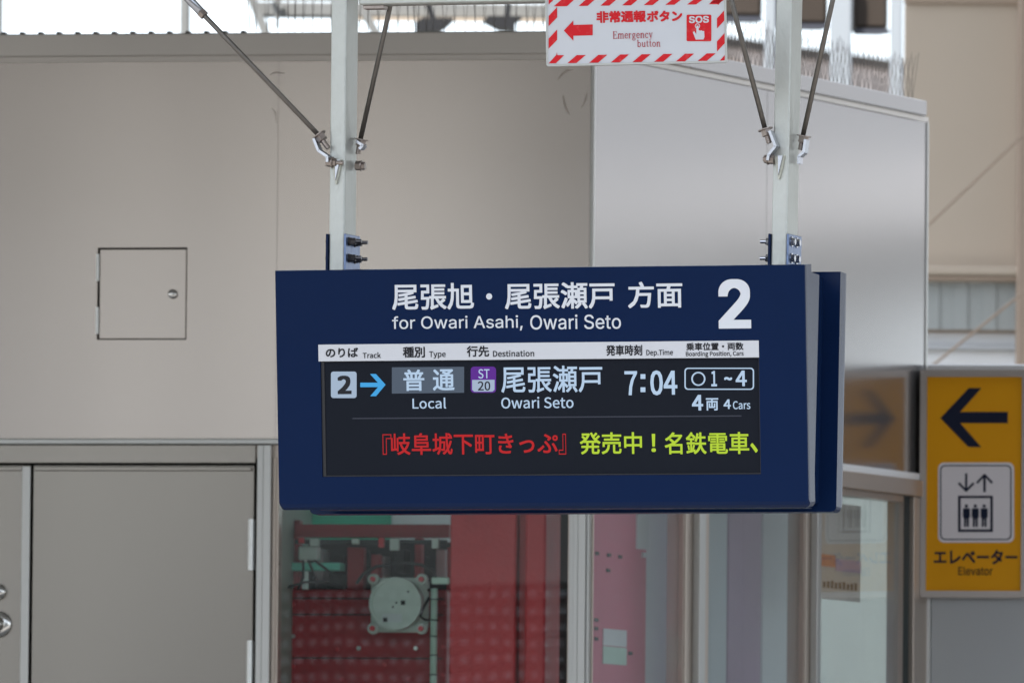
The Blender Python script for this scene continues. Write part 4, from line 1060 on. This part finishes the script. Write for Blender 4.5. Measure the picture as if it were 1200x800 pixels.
# houses beyond, seen low over the angled wall
def house(px, pyr, Y, yaw, w_, lab):
    f_ = frame_px(px, Y, yaw); zr = Z(f_, pyr, px)
    h = thing('far_house', lab, 'house', f_ @ Matrix.Translation((0, -3, -1.2)))
    H_ = zr + 1.2
    obj('wall', bx(-w_ + .3, w_ - .3, 0, 6, 0, H_ - 1.2), M['beige'], h)
    bm = bmesh.new(); vs = [bm.verts.new(v) for v in ((-w_, -.5, H_ - 1.25), (w_, -.5, H_ - 1.25), (w_, 6.5, H_ - 1.25), (-w_, 6.5, H_ - 1.25), (-w_ + .4, 3, H_), (w_ - .4, 3, H_))]
    for f__ in ((0, 1, 5, 4), (2, 3, 4, 5), (1, 2, 5), (3, 0, 4), (3, 2, 1, 0)): bm.faces.new([vs[i] for i in f__])
    rf = obj('roof', bm, M['tile'], h)
    obj('ridge', bx(-w_ + .4, w_ - .4, 2.9, 3.1, H_ - .06, H_ + .1), M['brown_far'], rf)
    for k in range(3):
        wx = -w_ * .6 + k * w_ * .6
        wn = obj('window', bx(wx - .5, wx + .5, -.05, -.001, H_ - 2.9, H_ - 1.7), M['trim_white'], h); obj('pane', bx(wx - .43, wx + .43, -.07, -.051, H_ - 2.83, H_ - 1.77), M['int_dark'], wn)
house(945, 67, 150, 58, 3.4, 'far brown roofed house low in the gaps between the white columns')

sr = thing('shade_roof', 'added roof shading the beige building, just out of view', 'roof', frame(16, 50, 0, 0))  # unseen, added to keep the sun off the beige cladding
obj('roof_sheet', bx(-16.3, -6, -9, 8, 9.6, 9.7), M['canopy'], sr)
for k in range(3): obj('rafter', bx(-15 + k * 4, -14.8 + k * 4, -8.9, 7.9, 9.3, 9.599), M['canopy'], sr)

fb = thing('backdrop', 'added grey footbridge right of the picture, mirrored in the angled wall', 'backdrop', frame(2.4, 41, 0, 0))  # unseen mass added so the upper angled wall mirrors a darker tone
obj('deck', bx(0, 15, 0, 3, 4.15, 4.4), M['grey_pale'], fb)
obj('side_wall', bx(.01, 14.99, .02, 2.98, 4.401, 8.5), M['grey_wall'], fb)
for xx in (4.6, 14.2): obj('pier', bx(xx, xx + .35, 1.2, 1.6, 0, 4.149, bev=.02), M['grey_wall'], fb)

# ================================================================== BEHIND THE CAMERA (added for what the satin walls and glass mirror)
OB = frame(-24.3, -26, 0, 15)
ob = thing('mirrored_building', 'added pale building behind the camera, shaping reflections in wall and glass', 'building', OB)  # added, its end placed to grade the reflection along the front wall
obj('wall', bx(-1, 42, -8, 0, -1.2, 10.5), M['concrete'], ob)
for k in range(14):
    x0 = -.2 + k * 3.05
    wn = obj('window', bx(x0, x0 + 1.9, .001, .08, 1.2, 3.2), M['trim_white'], ob); obj('pane', bx(x0 + .08, x0 + 1.82, .081, .1, 1.28, 3.12), M['int_dark'], wn)
obj('roof', bx(-1.4, 42.4, -8.4, .9, 10.5, 10.8), M['tile'], ob)

nc = thing('near_shade_canopy', 'added shading canopy over the platform the photograph was taken from', 'canopy', frame(0, -3, 0, 0))  # added to darken the surroundings that the board face mirrors
obj('roof_sheet', bx(-28, 28, -8, 5.4, 5.0, 5.08), M['canopy'], nc)
for k in range(-5, 6): obj('rafter', bx(k * 4.8 - .06, k * 4.8 + .06, -7.9, 5.3, 4.82, 4.999), M['canopy'], nc)
for k in range(-3, 4): obj('column', bx(k * 7 + 2.9, k * 7 + 3.1, -.1, .1, 0, 4.81, bev=.01), M['canopy'], nc)

sl_ = thing('reflection_slats', 'added pale slats behind the camera, for a lattice reflection in the front glass', 'screen', frame(-13.2, 1.9, 0, 12))  # added to put pale rows into the glass reflection
proto = None
for k in range(40):
    if proto is None: proto = obj('slat', bx(-5, 5, 0, .03, 0, .036), M['frame_white'], sl_); o = proto
    else: o = proto.copy(); COL.objects.link(o); o.parent = sl_
    o.location = (0, 0, .1 + k * .094)
obj('backing', bx(-5, 5, -.11, -.095, 0, 3.85), M['black'], sl_)  # dark sheet added for contrast behind the mirrored slats
for k in range(6): obj('upright', bx(-5 + k * 1.98, -4.93 + k * 1.98, -.09, -.001, 0, 3.84), M['black'], sl_)
b = bmesh.new()
for k in range(104): box(b, -5 + k * .096, -4.955 + k * .096, .035, .045, 0, 3.84)
obj('mesh_bar', b, M['black'], sl_, kind='stuff')
